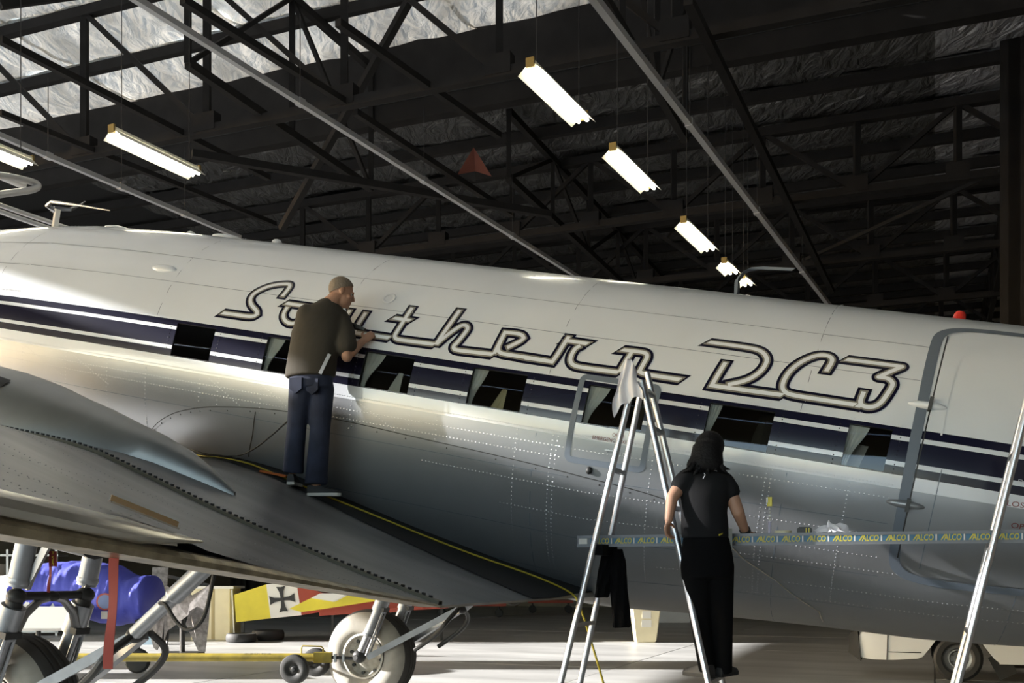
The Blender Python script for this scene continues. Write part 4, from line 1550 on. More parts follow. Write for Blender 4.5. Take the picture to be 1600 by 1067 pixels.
hand(body, hdr, (.75, .6, -.12), (-.5, .75, .2), (.1, .1, -1), M_skin, .25, .95)
rings(body, [(wp(1106, 880), .165, .12, Rw, Fw), (wp(1104, 850), .145, .11, Rw, Fw), (wp(1103, 815), .125, .10, Rw, Fw), (wp(1102, 780), .145, .105, Rw, Fw), (wp(1102, 752), .15, .09, Rw, Fw), (wp(1102, 738), .055, .055, Rw, Fw)], M_skin)
hipl, hipr = wp(1089, 888), wp(1123, 888)
knl, knr = wp(1094, 968, .08), wp(1129, 968, .08)
anl, anr = wp(1101, 1046, .14), wp(1128, 1046, .20)
limb(body, [hipl, knl, anl], [.085, .055, .038], M_skin)
limb(body, [hipr, knr, anr], [.085, .055, .038], M_skin)
body = to_root(remeshed(body, 'body', .0065, None, 3), wom)
body['label'] = 'bare arms, neck and face of the woman'
eyes(wom, hc, hf, hr, hu, .93)
hair = MB()
hair.ball(hc + hu * .024 - hf * .022, (.091, .102, .102), M_hairb, hr, hf, hu, 18, 12)
rings(hair, [(wp(1105, 694, -.02), .090, .085, Rw, Fw), (wp(1105, 704, -.03), .099, .085, Rw, Fw), (wp(1104, 713, -.04), .103, .08, Rw, Fw), (wp(1102, 721, -.055), .115, .065, Rw, Fw), (wp(1101, 728, -.065), .118, .05, Rw, Fw), (wp(1101, 735, -.07), .085, .03, Rw, Fw)], M_hairb)
hm = remeshed(hair, 'hair', .009, None, 4)
hair = MB()
for k in range(26):                                       # loose ends
    t = k / 25
    a = wp(1084 + 38 * t, 719 + 5 * random.random(), -.09 + .04 * random.random())
    b = a + Rw * ((t - .5) * .15) + UP * (-.035 - .045 * random.random()) + Fw * -.01
    hair.tube([a, a.lerp(b, .6) + UP * -.012, b], [.018, .013, .003], M_hairb, 6)
to_root(hm, wom)
ho = to_root(hair.build('hair_ends', None, 2.0), wom)
ho['kind'] = 'stuff'
sh = MB()
rings(sh, [(wp(1102, 841), .150, .118, Rw, Fw), (wp(1101, 825), .152, .12, Rw, Fw), (wp(1100, 800), .148, .118, Rw, Fw), (wp(1101, 775), .155, .12, Rw, Fw), (wp(1102, 758), .16, .105, Rw, Fw), (wp(1102, 746), .14, .085, Rw, Fw), (wp(1102, 736), .075, .06, Rw, Fw)], M_blktop, 24)
limb(sh, [shl + Rw * .02 + UP * .01, shl.lerp(ell, .28)], [.066, .066], M_blktop)
limb(sh, [shr - Rw * .02 + UP * .01, shr.lerp(elr, .28)], [.066, .066], M_blktop)
to_root(remeshed(sh, 'sleeveless_top', .011, None, 4), wom)
em = MB()
e0 = wp(1100, 742, -.115)
em.tube([e0 + UP * .01, e0 + Rw * .008, e0 + UP * -.012, e0 + Rw * -.006 + UP * -.024], .003, M_cloth, 6)
to_root(em.build('neck_emblem', None), wom)
je = MB()
rings(je, [(wp(1103, 838), .146, .112, Rw, Fw), (wp(1104, 855), .158, .125, Rw, Fw), (wp(1105, 885), .172, .14, Rw, Fw), (wp(1105, 903), .165, .13, Rw, Fw)], M_blackcloth)
limb(je, [hipl, knl, wp(1105, 1049, .14)], [.100, .066, .054], M_blackcloth, end=False)
limb(je, [hipr, knr, wp(1131, 1050, .19)], [.100, .068, .056], M_blackcloth, end=False)
to_root(remeshed(je, 'trousers', .011, None, 4), wom)
shoe(wom, anl, anl + Rw * -.6 + Fw * .7, ZF + .016, sole=M_black)
shoe(wom, anr, anr + Rw * .4 + Fw * .9, ZF + .016, sole=M_black)
mb = MB()
w0 = elr.lerp(hdr, .93)
dd = (hdr - elr).normalized()
mb.lathe([(.030, -.012), (.036, -.010), (.036, .010), (.030, .012)], w0, dd, M_black, 16)
to_root(mb.build('wristband', None), wom)
mb = MB()
rp = hdr + Vector((.75, .6, -.12)).normalized() * .095 + Vector((0, 0, .004))
mb.lathe([(.009, -.004), (.011, 0), (.009, .004)], rp, (.75, .6, -.12), M_dark, 12)
to_root(mb.build('ring', None), wom)
mb = MB()
p0 = wp(1138, 843, -.03)
mb.box(p0, (.05, .035, .14), mat('pouch_grey', (.22, .22, .20), .8), Rw, Fw)
mb.box(p0 + UP * -.09 - Rw * .03 - Fw * .03, (.022, .012, .06), M_sole, Rw, Fw)
mb.beam(wp(1124, 836, -.12), p0 + UP * .07, .012, .008, M_yellow)
to_root(mb.build('belt_pouch', None, 0), wom)

# ================================================================== trestles, plank and what is on them
def trestle(base, label):
    root = thing('trestle', label, 'ladder', base, 'aluminium trestles')
    for sd in (-1, 1):
        for dp in (-1, 1):
            mb = MB()
            top = TH + (.10 if (sd == 1 and dp == 1) else 0)
            mb.tube([tre_pt(sd, dp, 0.0, base), tre_pt(sd, dp, TH * .5, base), tre_pt(sd, dp, top, base)], .0215, M_alu, 14)
            world_part(mb, 'leg', root)
            mb = MB()
            mb.cyl(tre_pt(sd, dp, 0.0, base), tre_pt(sd, dp, .07, base), .027, M_black)
            world_part(mb, 'rubber_foot', root)
        zs = (.2, .72, 1.25, 1.765, 2.29) if sd < 0 else (.47, ZF, 1.51, 2.03, 2.55)
        for z in zs:
            mb = MB()
            mb.beam(tre_pt(sd, -1, z, base), tre_pt(sd, 1, z, base), .038, .026, M_steel)
            world_part(mb, 'rung', root)
    mb = MB()
    for dp in (-1, 1):
        mb.beam(tre_pt(-1, dp, TH - .03, base), tre_pt(1, dp, TH - .03, base), .05, .03, M_steel)
    mb.cyl(tre_pt(1, -1, TH - .06, base), tre_pt(1, 1, TH - .06, base), .022, M_steel)
    world_part(mb, 'hinge_head', root)
    return root
trestle(BASE1, 'aluminium trestle ladder the woman stands on, with a white cloth on top')
OFF2 = TE * 2.43
trestle(BASE1 + OFF2, 'aluminium trestle ladder at the right edge, carrying the far end of the plank')
ZP = 1.79
M_plank = mat('plank_aluminium', (0.13, 0.135, 0.145), 0.5, metal=0.6)
pl = thing('plank', 'long aluminium plank with yellow lettering on its edge, lying across the two trestles', 'plank', BASE1 + TE * 1.4 + Vector((0, 0, ZP)))
PNEAR = -.03
def pk(s, d, z):
    return BASE1 + TE * s + TD * d + Vector((0, 0, z))
S0, S1 = -.445, 3.6
mb = MB()
mb.loft([[pk(s, PNEAR + .0, ZP), pk(s, PNEAR + .225, ZP), pk(s, PNEAR + .225, ZP + .052), pk(s, PNEAR, ZP + .052)] for s in (S0, S1)], M_plank)
world_part(mb, 'deck', pl, 0)
for z in (ZP - .003, ZP + .055):
    mb = MB()
    mb.beam(pk(S0, PNEAR - .006, z), pk(S1, PNEAR - .006, z), .02, .01, M_plank, TD)
    world_part(mb, 'edge_rail', pl, 0)
me_txt = text_mesh('ALCO', .052, .12, .0012)
me_sl = MB()
n = 0
s = S0 + .09
mb = MB()
mb.box(pk(S0 + .04, PNEAR - .002, ZP + .026), (.06, .004, .044), M_sole, TE, TD)
world_part(mb, 'end_sticker', pl, 0)
xs_ = [v.co.x for v in me_txt.vertices]
tw_ = max(xs_) - min(xs_)
me_txt.materials.append(M_syel)
for v in me_txt.vertices:
    x, y = v.co.x - min(xs_) if False else v.co.x, v.co.y
t_co = [(v.co.x - min(xs_), v.co.y) for v in me_txt.vertices]
for v, (x, y) in zip(me_txt.vertices, t_co):
    v.co = TE * (x * .100 / tw_) - TD * .0 + Vector((0, 0, y))
st_m = slash = tick = None
while s + .155 < S1:
    c = pk(s, PNEAR - .002, ZP + .026)
    if st_m is None:
        b = MB()
        b.box(TE * .0755, (.147, .004, .046), M_sblue, TE, TD)
        st = b.build('sticker', pl, 0)
        st_m = st.data
        b = MB()
        b.box(TE * .151, (.008, .005, .044), M_sole, TE, TD)
        tk = b.build('sticker_bar', pl, 0)
        tick = tk.data
        b = MB()
        b.prism([TE * .018 + UP * -.016, TE * .026 + UP * -.016, TE * .050 + UP * .018, TE * .040 + UP * .018], TD * -.001, M_syel)
        sl = b.build('sticker_slash', pl, 0)
        slash = sl.data
    else:
        st, tk, sl = (bpy.data.objects.new(nm, d) for nm, d in (('sticker', st_m), ('sticker_bar', tick), ('sticker_slash', slash)))
        for o in (st, tk, sl):
            COL.objects.link(o)
            o.parent = pl
    tx = bpy.data.objects.new('sticker_lettering', me_txt)
    COL.objects.link(tx)
    tx.parent = pl
    for o in (st, tk):
        o.location = c - pl.location
    sl.location = c - pl.location - TD * .0028
    tx.location = c - pl.location + TE * .036 - TD * .0035 + UP * -.017
    s += .157
    n += 1
def rel(mb, name, o_loc, label, cat, smooth=.6, group=None):
    o = mb.build(name, None, smooth)
    o.data.transform(Matrix.Translation(-Vector(o_loc)))
    o.location = o_loc
    return tag(o, label, cat, group)
ZT = ZP + .0605
# roll of tape
mb = MB()
c = pk(.925, .02, ZT)
mb.lathe([(.035, 0), (.052, 0), (.054, .003), (.054, .018), (.052, .021), (.035, .021), (.035, 0)], c, (0, 0, 1), M_cream, 28)
rel(mb, 'masking_tape', c, 'roll of cream masking tape lying on the plank beside the woman\'s hand', 'tape')
tm = thing('tape_measure', 'black and yellow tape measure on the plank in front of the white rag', 'tape measure', pk(1.06, .0, ZT))
mb = MB()
mb.loft([[tm.location + TE * x + TD * d + UP * z for x, z in ((-.045, 0), (.045, 0), (.045, .03), (.035, .042), (-.03, .042), (-.045, .03))] for d in (-.02, .02)], M_dark)
world_part(mb, 'case', tm, .3)
for x in (.012, .03):
    mb = MB()
    mb.box(tm.location + TE * x - TD * .0215 + UP * .02, (.006, .003, .03), M_yellow, TE, TD)
    world_part(mb, 'yellow_stripe', tm, 0)
def rag(c, w, h, d, label, m, seed, name='rag'):
    random.seed(seed)
    mb = MB()
    rows = []
    N = 26
    ph = [random.uniform(0, 6.28) for _ in range(8)]
    for i in range(N):
        row = []
        for j in range(N):
            x, y = i / (N - 1) - .5, j / (N - 1) - .5
            rr = math.hypot(x + .12 * s_(5 * y + ph[0]), y + .1 * s_(6 * x + ph[1]))
            z = max(0, .52 - rr) ** 1.0 * 1.7 * (1 + .5 * s_(9 * x + 7 * y + ph[2]) * s_(11 * y + ph[3])) + .10 * abs(s_(14 * x + 6 * y + ph[4])) + .06 * s_(23 * y + ph[5]) * s_(17 * x)
            X = x + .10 * s_(8 * y + ph[6]) + .05 * s_(15 * x + ph[7])
            row.append(Vector(c) + TE * X * w + TD * y * d + UP * (max(0.004, z * h)))
        rows.append(row)
    mb.grid(rows, m)
    return rel(mb, name, c, label, 'rag', 2.0)
rag(pk(1.245, .06, ZT), .21, .085, .16, 'crumpled white rag heaped on the plank behind the tape measure', M_cloth, 3)
# yellow-capped marker standing by her wrist
mk = thing('paint_pen', 'slim white marker with yellow top standing on the plank behind the woman\'s wrist', 'marker', pk(.83, .10, ZT))
mb = MB()
mb.cyl(mk.location, mk.location + UP * .085, .010, mat('marker_white', (.55, .5, .62), .5), n=12)
world_part(mb, 'barrel', mk)
for k in range(4):
    mb = MB()
    mb.ball(mk.location + UP * (.10 + .022 * k), (.008, .008, .009), M_sole, n=8, k=6)
    world_part(mb, 'bead', mk)
mb = MB()
mb.box(mk.location + UP * .215, (.03, .02, .06), M_yellow, TE, TD)
world_part(mb, 'yellow_cap', mk, .3)
mb = MB()
mb.box(mk.location + UP * .225 - TE * .016, (.012, .022, .035), M_sole, TE, TD)
world_part(mb, 'white_tab', mk, .3)
# white cloth over the top of the trestle
mb = MB()
tp = tre_pt(-1, -1, TH, BASE1) + Vector((0, 0, .03))
rows = []
N = 22
for i in range(N):
    t = i / (N - 1)
    row = []
    for j in range(15):
        x = j / 14 - .5
        if t < .12:
            z = .10 * (1 - (x * 2) ** 2) * (t / .12) + .02
            y = .03 - .08 * t / .12
        else:
            z = .12 * (1 - (x * 2) ** 2) - (t - .12) * (.34 - .12 * x - .18 * abs(x))
            y = -.05 - .03 * s_(t * 3) + .018 * s_(x * 16 + t * 2)
        wd = .07 + .13 * min(1, t * 1.6) - .05 * max(0, t - .65)
        row.append(tp + TE * (x * wd - .02 + .01 * s_(7 * t + 3 * x)) + TD * y + UP * z)
    rows.append(row)
mb.grid(rows, M_cloth)
rel(mb, 'cloth', tp, 'white cloth draped over the top of the trestle in front of the lettering', 'cloth', 2.0)
# black trousers hanging from the rung that carries the plank
hg = thing('trousers', 'black trousers hanging from the trestle rung under the plank end', 'clothes', tre_pt(-1, .3, 1.70, BASE1))
def hang(x0, x1, xb0, xb1, top, bot, depth, m):
    rows = []
    for i in range(15):
        t = i / 14
        y = top + (bot - top) * t
        a, b = x0 + (xb0 - x0) * t, x1 + (xb1 - x1) * t
        bul = 6 * s_(PI * min(1, t * 1.6)) * 0
        ring = []
        for k in range(18):
            ph = 2 * PI * k / 18
            cx, hw = (a + b) / 2, (b - a) / 2
            hw *= (.75 + .25 * sstep(t * 6))
            p = at(cx + hw * c_(ph) * (1 + .06 * s_(5 * ph + 9 * t)), y + (3 * s_(ph * 2) if i == 14 else 0), hg.location.y + depth)
            ring.append(p + Vector((0, .045 * s_(ph) + .012 * s_(6 * ph + 8 * t), 0)))
        rows.append(ring)
    mb = MB()
    mb.loft(rows, m)
    return world_part(mb, 'trouser_leg', hg, 1.2)
hang(940, 964, 929, 952, 859, 931, .02, M_blackcloth)
hang(950, 976, 957, 986, 858, 978, .0, M_blackcloth)
mb = MB()
mb.beam(tre_pt(-1, -1.0, 1.755, BASE1) + TE * .03, tre_pt(-1, 1.0, 1.755, BASE1) + TE * .03, .08, .07, M_blackcloth)
world_part(mb, 'waistband', hg, .5)

# ================================================================== cords on the wing
def cord(pts, r, label, m, name='cord', cat='cord'):
    mb = MB()
    pts = [Vector(p) for p in pts]
    pts = [Vector(p) for p in chaikin([tuple(p) for p in pts], 2, 2.5)]
    mb.tube(pts, r, m, 6)
    return rel(mb, name, pts[0], label, cat, 2.0)
WY = [(.30, 1.22), (.8, 1.17), (1.25, 1.30), (1.7, 1.32), (2.2, 1.18), (2.7, 1.12), (3.2, 1.05), (3.5, .98), (3.8, 1.0), (4.03, 1.12)]
cp = [AG(u, l, wtop(u, l) + .016) for u, l in WY]
e0 = cp[-1]
cp += [e0 + TE * .05 + UP * -.06, e0 + TE * .18 + UP * -.45, e0 + TE * .55 - TD * .25 + UP * (-e0.z * .98), e0 + TE * 1.0 - TD * .7 + UP * (-e0.z + .01)]
cord(cp, .0085, 'yellow cord running down the walkway and hanging to the floor behind the trestle', M_cord)
bp = [AG(*on_plane(x, y, l)) for x, y, l in ((300, 703, 1.2), (330, 712, 1.2), (375, 713, 1.18), (400, 700, 1.32), (425, 680, 1.36), (447, 660, 1.40), (462, 648, 1.45))]
cord(bp, .007, 'thin black cable looping from the wing root up behind the man\'s knee', M_black, 'cable', 'cable')
g = [AG(u, l, wtop(u, l) + .02) for u, l in ((.15, 1.3), (.42, 1.42))]
mb = MB()
mb.tube([g[0], g[0].lerp(g[1], .5), g[1]], [.03, .05, .03], M_orange, 8)
rel(mb, 'orange_coil', g[0], 'orange coil of cord lying at the wing root beside the nacelle tip', 'cord')
ap = anl_man = None
g0 = AG(1.28, 1.34, wtop(1.28, 1.34) + .016)
mb = MB()
mb.loft([[g0 + AU * a * k + AV * b * k + AW * z for a, b in ((-.13, -.05), (.13, -.06), (.16, .04), (-.10, .06))] for z, k in ((-.006, 1), (.012, .96))], M_orange)
rel(mb, 'kneeling_pad', g0, 'flat orange pad under the heel of the man\'s left shoe', 'pad', .4)

# red streamers
def streamer(top, bot, w, label, txt=None, face=Vector((.9, -.4, 0))):
    root = thing('streamer', label, 'streamer', top)
    top, bot = Vector(top), Vector(bot)
    f = face.normalized()
    rows = []
    for i in range(15):
        t = i / 14
        p = top.lerp(bot, t)
        ww = w * (.35 + .65 * sstep(t * 8)) if txt is None else w
        off = Vector((0, -1, 0)) * .012 * s_(t * 9)
        rows.append([p - f * ww / 2 + off, p + f * ww / 2 + off * .4])
    mb = MB()
    mb.grid(rows, M_strap)
    r2 = [[v + Vector((0, .003, 0)) for v in r] for r in rows]
    mb.grid(r2, M_strap)
    world_part(mb, 'webbing', root, 2.0)
    return root
t0, b0 = AG(*on_plane(181, 838, 6.0)), AG(*on_plane(169, 1045, 6.05))
st = streamer(t0, b0, .042, 'plain red webbing streamer hanging from the wing gust lock')
mb = MB()
mb.ball(t0, .014, M_dark)
world_part(mb, 'clip', st)
t0, b0 = AG(*on_plane(80, 862, 3.0)), AG(*on_plane(76, 926, 2.9))
st = streamer(t0, b0, .028, 'red streamer with a yellow-lettered tag hanging in the port landing gear', txt=1)
mb = MB()
c0, c1 = AG(*on_plane(83, 861, 3.02)), AG(*on_plane(83, 885, 3.02))
mb.beam(c0, c1, .055, .006, M_strap, (0, 1, 0))
world_part(mb, 'tag', st, 0)
me = text_mesh('FLIGHT', .034, 0, .0008)
ax_ = Vector((.93, -.36, 0))
dn = (c1 - c0).normalized()
for v in me.vertices:
    v.co = (c0 - st.location) + dn * (v.co.x * .98 + .001) + ax_ * (v.co.y - .012) - Vector((.36, .93, 0)) * .006
me.materials.append(M_syel)
o = bpy.data.objects.new('tag_lettering', me)
COL.objects.link(o)
o.parent = st

# ================================================================== behind the airplane
# yellow tow bar on the starboard wheel
YT = 13.05
tb = thing('tow_bar', 'yellow tow bar with two small black wheels, hitched to the far main wheel', 'tow bar', at(300, 1027, YT))
mb = MB()
mb.cyl(at(120, 1027, YT), at(505, 1027, YT), .052, M_towbar, n=16)
mb.box(at(505, 1027, YT), (.22, .12, .13), M_towbar)
world_part(mb, 'tube', tb)
mb = MB()
mb.cyl(at(518, 1027, YT), at(556, 1029, YT), .022, M_dark)
for x in (524, 537):
    mb.box(at(x, 1028, YT), (.03, .09, .10), M_steel)
world_part(mb, 'hitch', tb)
for x, y, d in ((468, 1042, -.30), (489, 1037, .22)):
    c = at(x, y, YT) + Vector((0, d, 0))
    mb = MB()
    mb.lathe([(.07, -.035), (.09, -.05), (.13, -.055), (.168, -.045), (.182, -.02), (.182, .02), (.168, .045), (.13, .055), (.09, .05), (.07, .035)], c, (.15, 1, 0), M_black, 28)
    wo = world_part(mb, 'wheel', tb)
    mb = MB()
    mb.lathe([(.001, -.062), (.022, -.06), (.025, -.045), (.06, -.03), (.075, -.038)], c, (.15, 1, 0), M_dark, 20)
    world_part(mb, 'wheel_hub', tb)
mb = MB()
mb.cyl(at(468, 1042, YT) + Vector((0, -.3, 0)), at(489, 1037, YT) + Vector((0, .22, 0)), .018, M_dark)
world_part(mb, 'axle', tb)
mb = MB()
mb.tube([at(471, 1022, YT), at(471, 1012, YT), at(473, 1009, YT), at(502, 1010, YT), at(505, 1013, YT), at(505, 1022, YT)], .010, M_towbar, 8)
world_part(mb, 'lifting_handle', tb)
me = text_mesh('CHECK PINS', .05)
for v in me.vertices:
    v.co = at(383, 1022, YT) - tb.location + Vector((v.co.x * 1.2, -.049, v.co.y * .5))
me.materials.append(M_dark)
o = bpy.data.objects.new('tow_bar_lettering', me)
COL.objects.link(o)
o.parent = tb

# small white airplane under a blue cover
Yb = 17.0
la = thing('light_aircraft', 'small white airplane under a blue cloth cover, behind the landing gear', 'airplane', at(120, 1000, Yb))
def ring_px(px, yt, yb, dep, Y, n=20, p=2.4):
    out = []
    cy, hh = (yt + yb) / 2, (yb - yt) / 2
    for k in range(n):
        a = 2 * PI * k / n
        sx = abs(c_(a)) ** (2 / p) * (1 if c_(a) >= 0 else -1)
        sy = abs(s_(a)) ** (2 / p) * (1 if s_(a) >= 0 else -1)
        out.append(at(px, cy - hh * sy, Y) + Vector((0, dep * sx, 0)))
    return out
mb = MB()
mb.loft([ring_px(x, a, b, d, Yb) for x, a, b, d in ((-90, 925, 955, .25), (-60, 912, 965, .45), (-20, 903, 972, .55), (30, 895, 980, .6), (60, 892, 968, .6), (200, 905, 968, .55), (232, 910, 962, .5))], M_offwhite)
world_part(mb, 'hull', la, .9)
mb = MB()
rows = []
cov = [(40, 905, 955), (46, 884, 958), (70, 880, 962), (100, 878, 966), (130, 877, 968), (160, 879, 972), (185, 884, 977), (200, 893, 976), (212, 900, 972), (238, 900, 965)]
NC = 46
for i in range(NC):
    x = 40 + 198 * i / (NC - 1)
    yt, yb = lerp(x, [(a, b) for a, b, c in cov]), lerp(x, [(a, c) for a, b, c in cov])
    r = ring_px(x, yt, yb, .64, Yb, 30)
    r = [p + Vector((0, -.022 * s_(k * 1.1 + x * .16) - .018 * s_(x * .5 + k * .5), .014 * s_(x * .22 + k * .9))) for k, p in enumerate(r)]
    rows.append(r)
mb.loft(rows, M_blue)
world_part(mb, 'blue_cover', la, 2.0)
mb = MB()
mb.lathe([(.001, 0), (.11, 0), (.11, .006), (.001, .007)], at(164, 940, Yb - .68), (0, -1, 0), mat('badge_slate', (.12, .16, .3), .7), 24)
mb.lathe([(.11, 0), (.135, .0), (.135, .006), (.11, .006)], at(164, 940, Yb - .68), (0, -1, 0), M_red, 24)
world_part(mb, 'cover_badge', la)
mb = MB()
mb.box(at(163, 961, Yb - .66), (.10, .006, .12), M_offwhite)
world_part(mb, 'cover_label', la, 0)
mb = MB()
mb.loft([[at(x, 946, Yb - d) + Vector((0, 0, dz)) for x, d, dz in ((-160, .3, 0), (-160, 1.2, .0), (-160, 1.25, -.35), (-160, .3, -.42))], [at(x, 948, Yb - d) + Vector((0, 0, dz)) for x, d, dz in ((138, .3, 0), (138, 1.2, .0), (138, 1.25, -.32), (138, .3, -.38))]], M_offwhite)
world_part(mb, 'wing', la, .4)
for x in (60, 215):
    c = at(x, 1000, Yb - .3)
    c.z = .2
    mb = MB()
    mb.cyl(c, Vector((c.x, c.y, .9)), .04, M_dark)
    mb.lathe([(.001, -.05), (.1, -.06), (.17, -.05), (.2, -.02), (.2, .02), (.17, .05), (.1, .06), (.001, .05)], c, (0, 1, 0), M_black, 20)
    world_part(mb, 'undercarriage_leg', la)

# speckled cloth draped over a stand
Ys = 20.0
dc = thing('drop_cloth', 'speckled grey cloth hanging in points over a stand, right of the blue cover', 'cloth', at(285, 1010, Ys))
def sheet(poly, thick, m, name, Y, fold=.0):
    mb = MB()
    pts = [at(x, y, Y + dy) for x, y, dy in poly]
    mb.prism(pts, Vector((0, thick, 0)), m)
    return world_part(mb, name, dc, 0)
sheet([(238, 886, 0), (262, 886, .1), (258, 960, .15), (252, 1000, .05), (245, 1016, 0), (240, 1012, 0), (232, 985, .05)], .05, M_speckle, 'cloth_panel', Ys)
sheet([(258, 915, .05), (300, 930, .03), (330, 912, .0), (326, 955, -.03), (292, 962, 0), (262, 985, .03), (256, 1000, 0)], .05, M_speckle, 'cloth_panel', Ys)
sheet([(296, 955, -.1), (328, 935, .15), (325, 975, .1), (320, 1018, 0), (310, 1018, -.05), (297, 990, .1), (290, 975, 0)], .05, M_speckle, 'cloth_panel', Ys)
mb = MB()
mb.beam(at(261, 980, Ys + .1), at(257, 1013, Ys + .05), .14, .03, M_dark)
world_part(mb, 'strap', dc, 0)
mb = MB()
g0 = at(285, 930, Ys + .35)
mb.cyl(Vector((g0.x, g0.y, 0)), Vector((g0.x, g0.y, g0.z + .3)), .05, M_dark)
mb.beam(at(240, 895, Ys + .3), at(328, 915, Ys + .3), .06, .06, M_dark)
mb.box(Vector((g0.x, g0.y, .03)), (.7, .6, .06), M_dark)
world_part(mb, 'stand', dc, .3)
mb = MB()
cb = at(228, 1002, 23.5)
cb.z = .12
mb.loft([[cb + Vector((x * k, y * k, z)) for x, y in ((-.27, -.2), (.27, -.2), (.27, .2), (-.27, .2))] for z, k in ((-.12, 1), (.08, 1), (.12, .93))], mat('pale_blue_plastic', (.35, .48, .6), .5))
rel(mb, 'tool_box', cb, 'small pale blue box on the floor beneath the speckled cloth', 'box', 0)

# cream cabinet, tyres, yellow tail
cc = at(340, 1000, 25.5)
cc.z = 0
cab = thing('cabinet', 'tall cream cabinet with a recessed side and white top, left of the two loose tires', 'cabinet', cc)
X1 = Vector((1, -.05, 0)).normalized()
mb = MB()
for dx, w_, dy in ((-.26, .56, 0), (.27, .42, -.05)):
    ring = [(-w_ / 2, -.4), (w_ / 2 - .06, -.4), (w_ / 2, -.33), (w_ / 2, .4), (-w_ / 2, .4)]
    mb.loft([[cc + X1 * (dx + x) + Vector((0, y + dy, z)) for x, y in ring] for z in (0, 1.22)], M_cream)
world_part(mb, 'body', cab, .4)
mb = MB()
mb.box(cc + X1 * .0 + Vector((0, -.02, 1.25)), (1.08, .9, .06), M_offwhite, X1)
world_part(mb, 'top', cab, 0)
mb = MB()
mb.beam(cc + X1 * .53 + Vector((0, -.42, 0)), cc + X1 * .47 + Vector((0, -.42, 1.2)), .03, .03, M_offwhite)
world_part(mb, 'edge_trim', cab, 0)
for x, y, r, h, lab in ((377, 1003, .35, .20, 'loose black tire lying flat on the floor nearest the cream cabinet'), (419, 1000, .38, .24, 'larger loose tire lying flat on the sunlit floor below the yellow tail')):
    c = at(x, y, EYE * FPX / (y - HOR))
    c.z = 0
    mb = MB()
    mb.lathe([(r * .58, .02), (r * .7, 0), (r * .93, .01), (r, h * .3), (r, h * .7), (r * .93, h * .99), (r * .7, h), (r * .58, h - .02), (r * .55, h * .5), (r * .58, .02)], c, (0, 0, 1), M_black, 32)
    rel(mb, 'tire', c, lab, 'tire', .7)
Yy = 24.5
ty = thing('biplane', 'yellow, white and red tail of an old airplane with a black cross, parked behind', 'airplane', at(440, 985, Yy))
def slab_px(poly, dep, m, name, Y, par=ty, dz=0):
    mb = MB()
    mb.prism([at(x, y, Y) for x, y in poly], Vector((0.05, dep, 0)), m)
    return world_part(mb, name, par, 0)
slab_px([(366, 929), (416, 913), (423, 966), (369, 972)], .6, M_yellow, 'yellow_fuselage', Yy)
slab_px([(416, 913), (463, 908), (471, 961), (423, 966)], .56, M_offwhite, 'white_band', Yy)
slab_px([(463, 908), (500, 925), (540, 940), (500, 956), (471, 961)], .5, M_red, 'red_tail', Yy)
slab_px([(452, 951), (478, 938), (500, 928), (560, 925), (590, 938), (500, 952), (470, 956)], .10, M_yellow, 'elevator', Yy - .8)
slab_px([(486, 934), (500, 927), (545, 927), (520, 940)], .06, M_offwhite, 'elevator_patch', Yy - .86)
cx, cy = 441, 936
arm = lambda a, L: [(cx + c_(a) * 3.0 + s_(a) * -2.2, cy + s_(a) * 3.0 + c_(a) * -2.2)]
cm = MB()
for k in range(4):
    a = k * PI / 2 - .12
    L = 20 if k % 2 == 0 else 20
    ca, sa = c_(a), s_(a)
    pt_ = [(2.0, -2.2), (12, -3.4), (L, -7), (L - 1, 0), (L, 7), (12, 3.4), (2.0, 2.2)]
    cm.prism([at(cx + x * ca - y * sa, cy + x * sa + y * ca, Yy - .01) for x, y in pt_], Vector((0, -.01, 0)), M_dark)
cm.box(at(cx, cy, Yy - .015), (.085, .012, .085), M_dark)
world_part(cm, 'black_cross', ty, 0)
mb = MB()
mb.beam(at(500, 950, Yy - .2), at(700, 938, Yy - .2), .3, .35, M_red)
mb.beam(at(560, 960, Yy - .5), at(660, 948, Yy - .5), .08, .08, M_red)
world_part(mb, 'red_fuselage_frame', ty, 0)
mb = MB()
g0 = at(400, 970, Yy + .3)
for x, y in ((380, 970), (520, 955), (690, 945)):
    g0 = at(x, y, Yy + .3)
    mb.beam(Vector((g0.x, g0.y, 0)), g0 + UP * .1, .06, .06, M_dark)
world_part(mb, 'tail_stand', ty, 0)

# things on the floor far back
def far_trolley(px, Y, w_, label, m):
    c = at(px, HOR, Y)
    c.z = 0
    root = thing('trolley', label, 'trolley', c)
    mb = MB()
    mb.box(c + UP * .45, (w_, .7, .10), m)
    world_part(mb, 'deck', root, 0)
    for sx in (-1, 1):
        for sy in (-1, 1):
            mb = MB()
            mb.lathe([(.001, -.04), (.13, -.04), (.15, -.02), (.15, .02), (.13, .04), (.001, .04)], c + Vector((sx * w_ * .4, sy * .3, .15)), (0, 1, 0), M_black, 16)
            world_part(mb, 'wheel', root)
            mb = MB()
            mb.cyl(c + Vector((sx * w_ * .4, sy * .3, .15)), c + Vector((sx * w_ * .4, sy * .3, .42)), .03, M_dark)
            world_part(mb, 'strut', root)
far_trolley(735, 38, 2.6, 'low red trolley far back, under the wing trailing edge', M_red)
far_trolley(860, 42, 1.8, 'low red trolley farthest back, just left of the trestle', M_red)
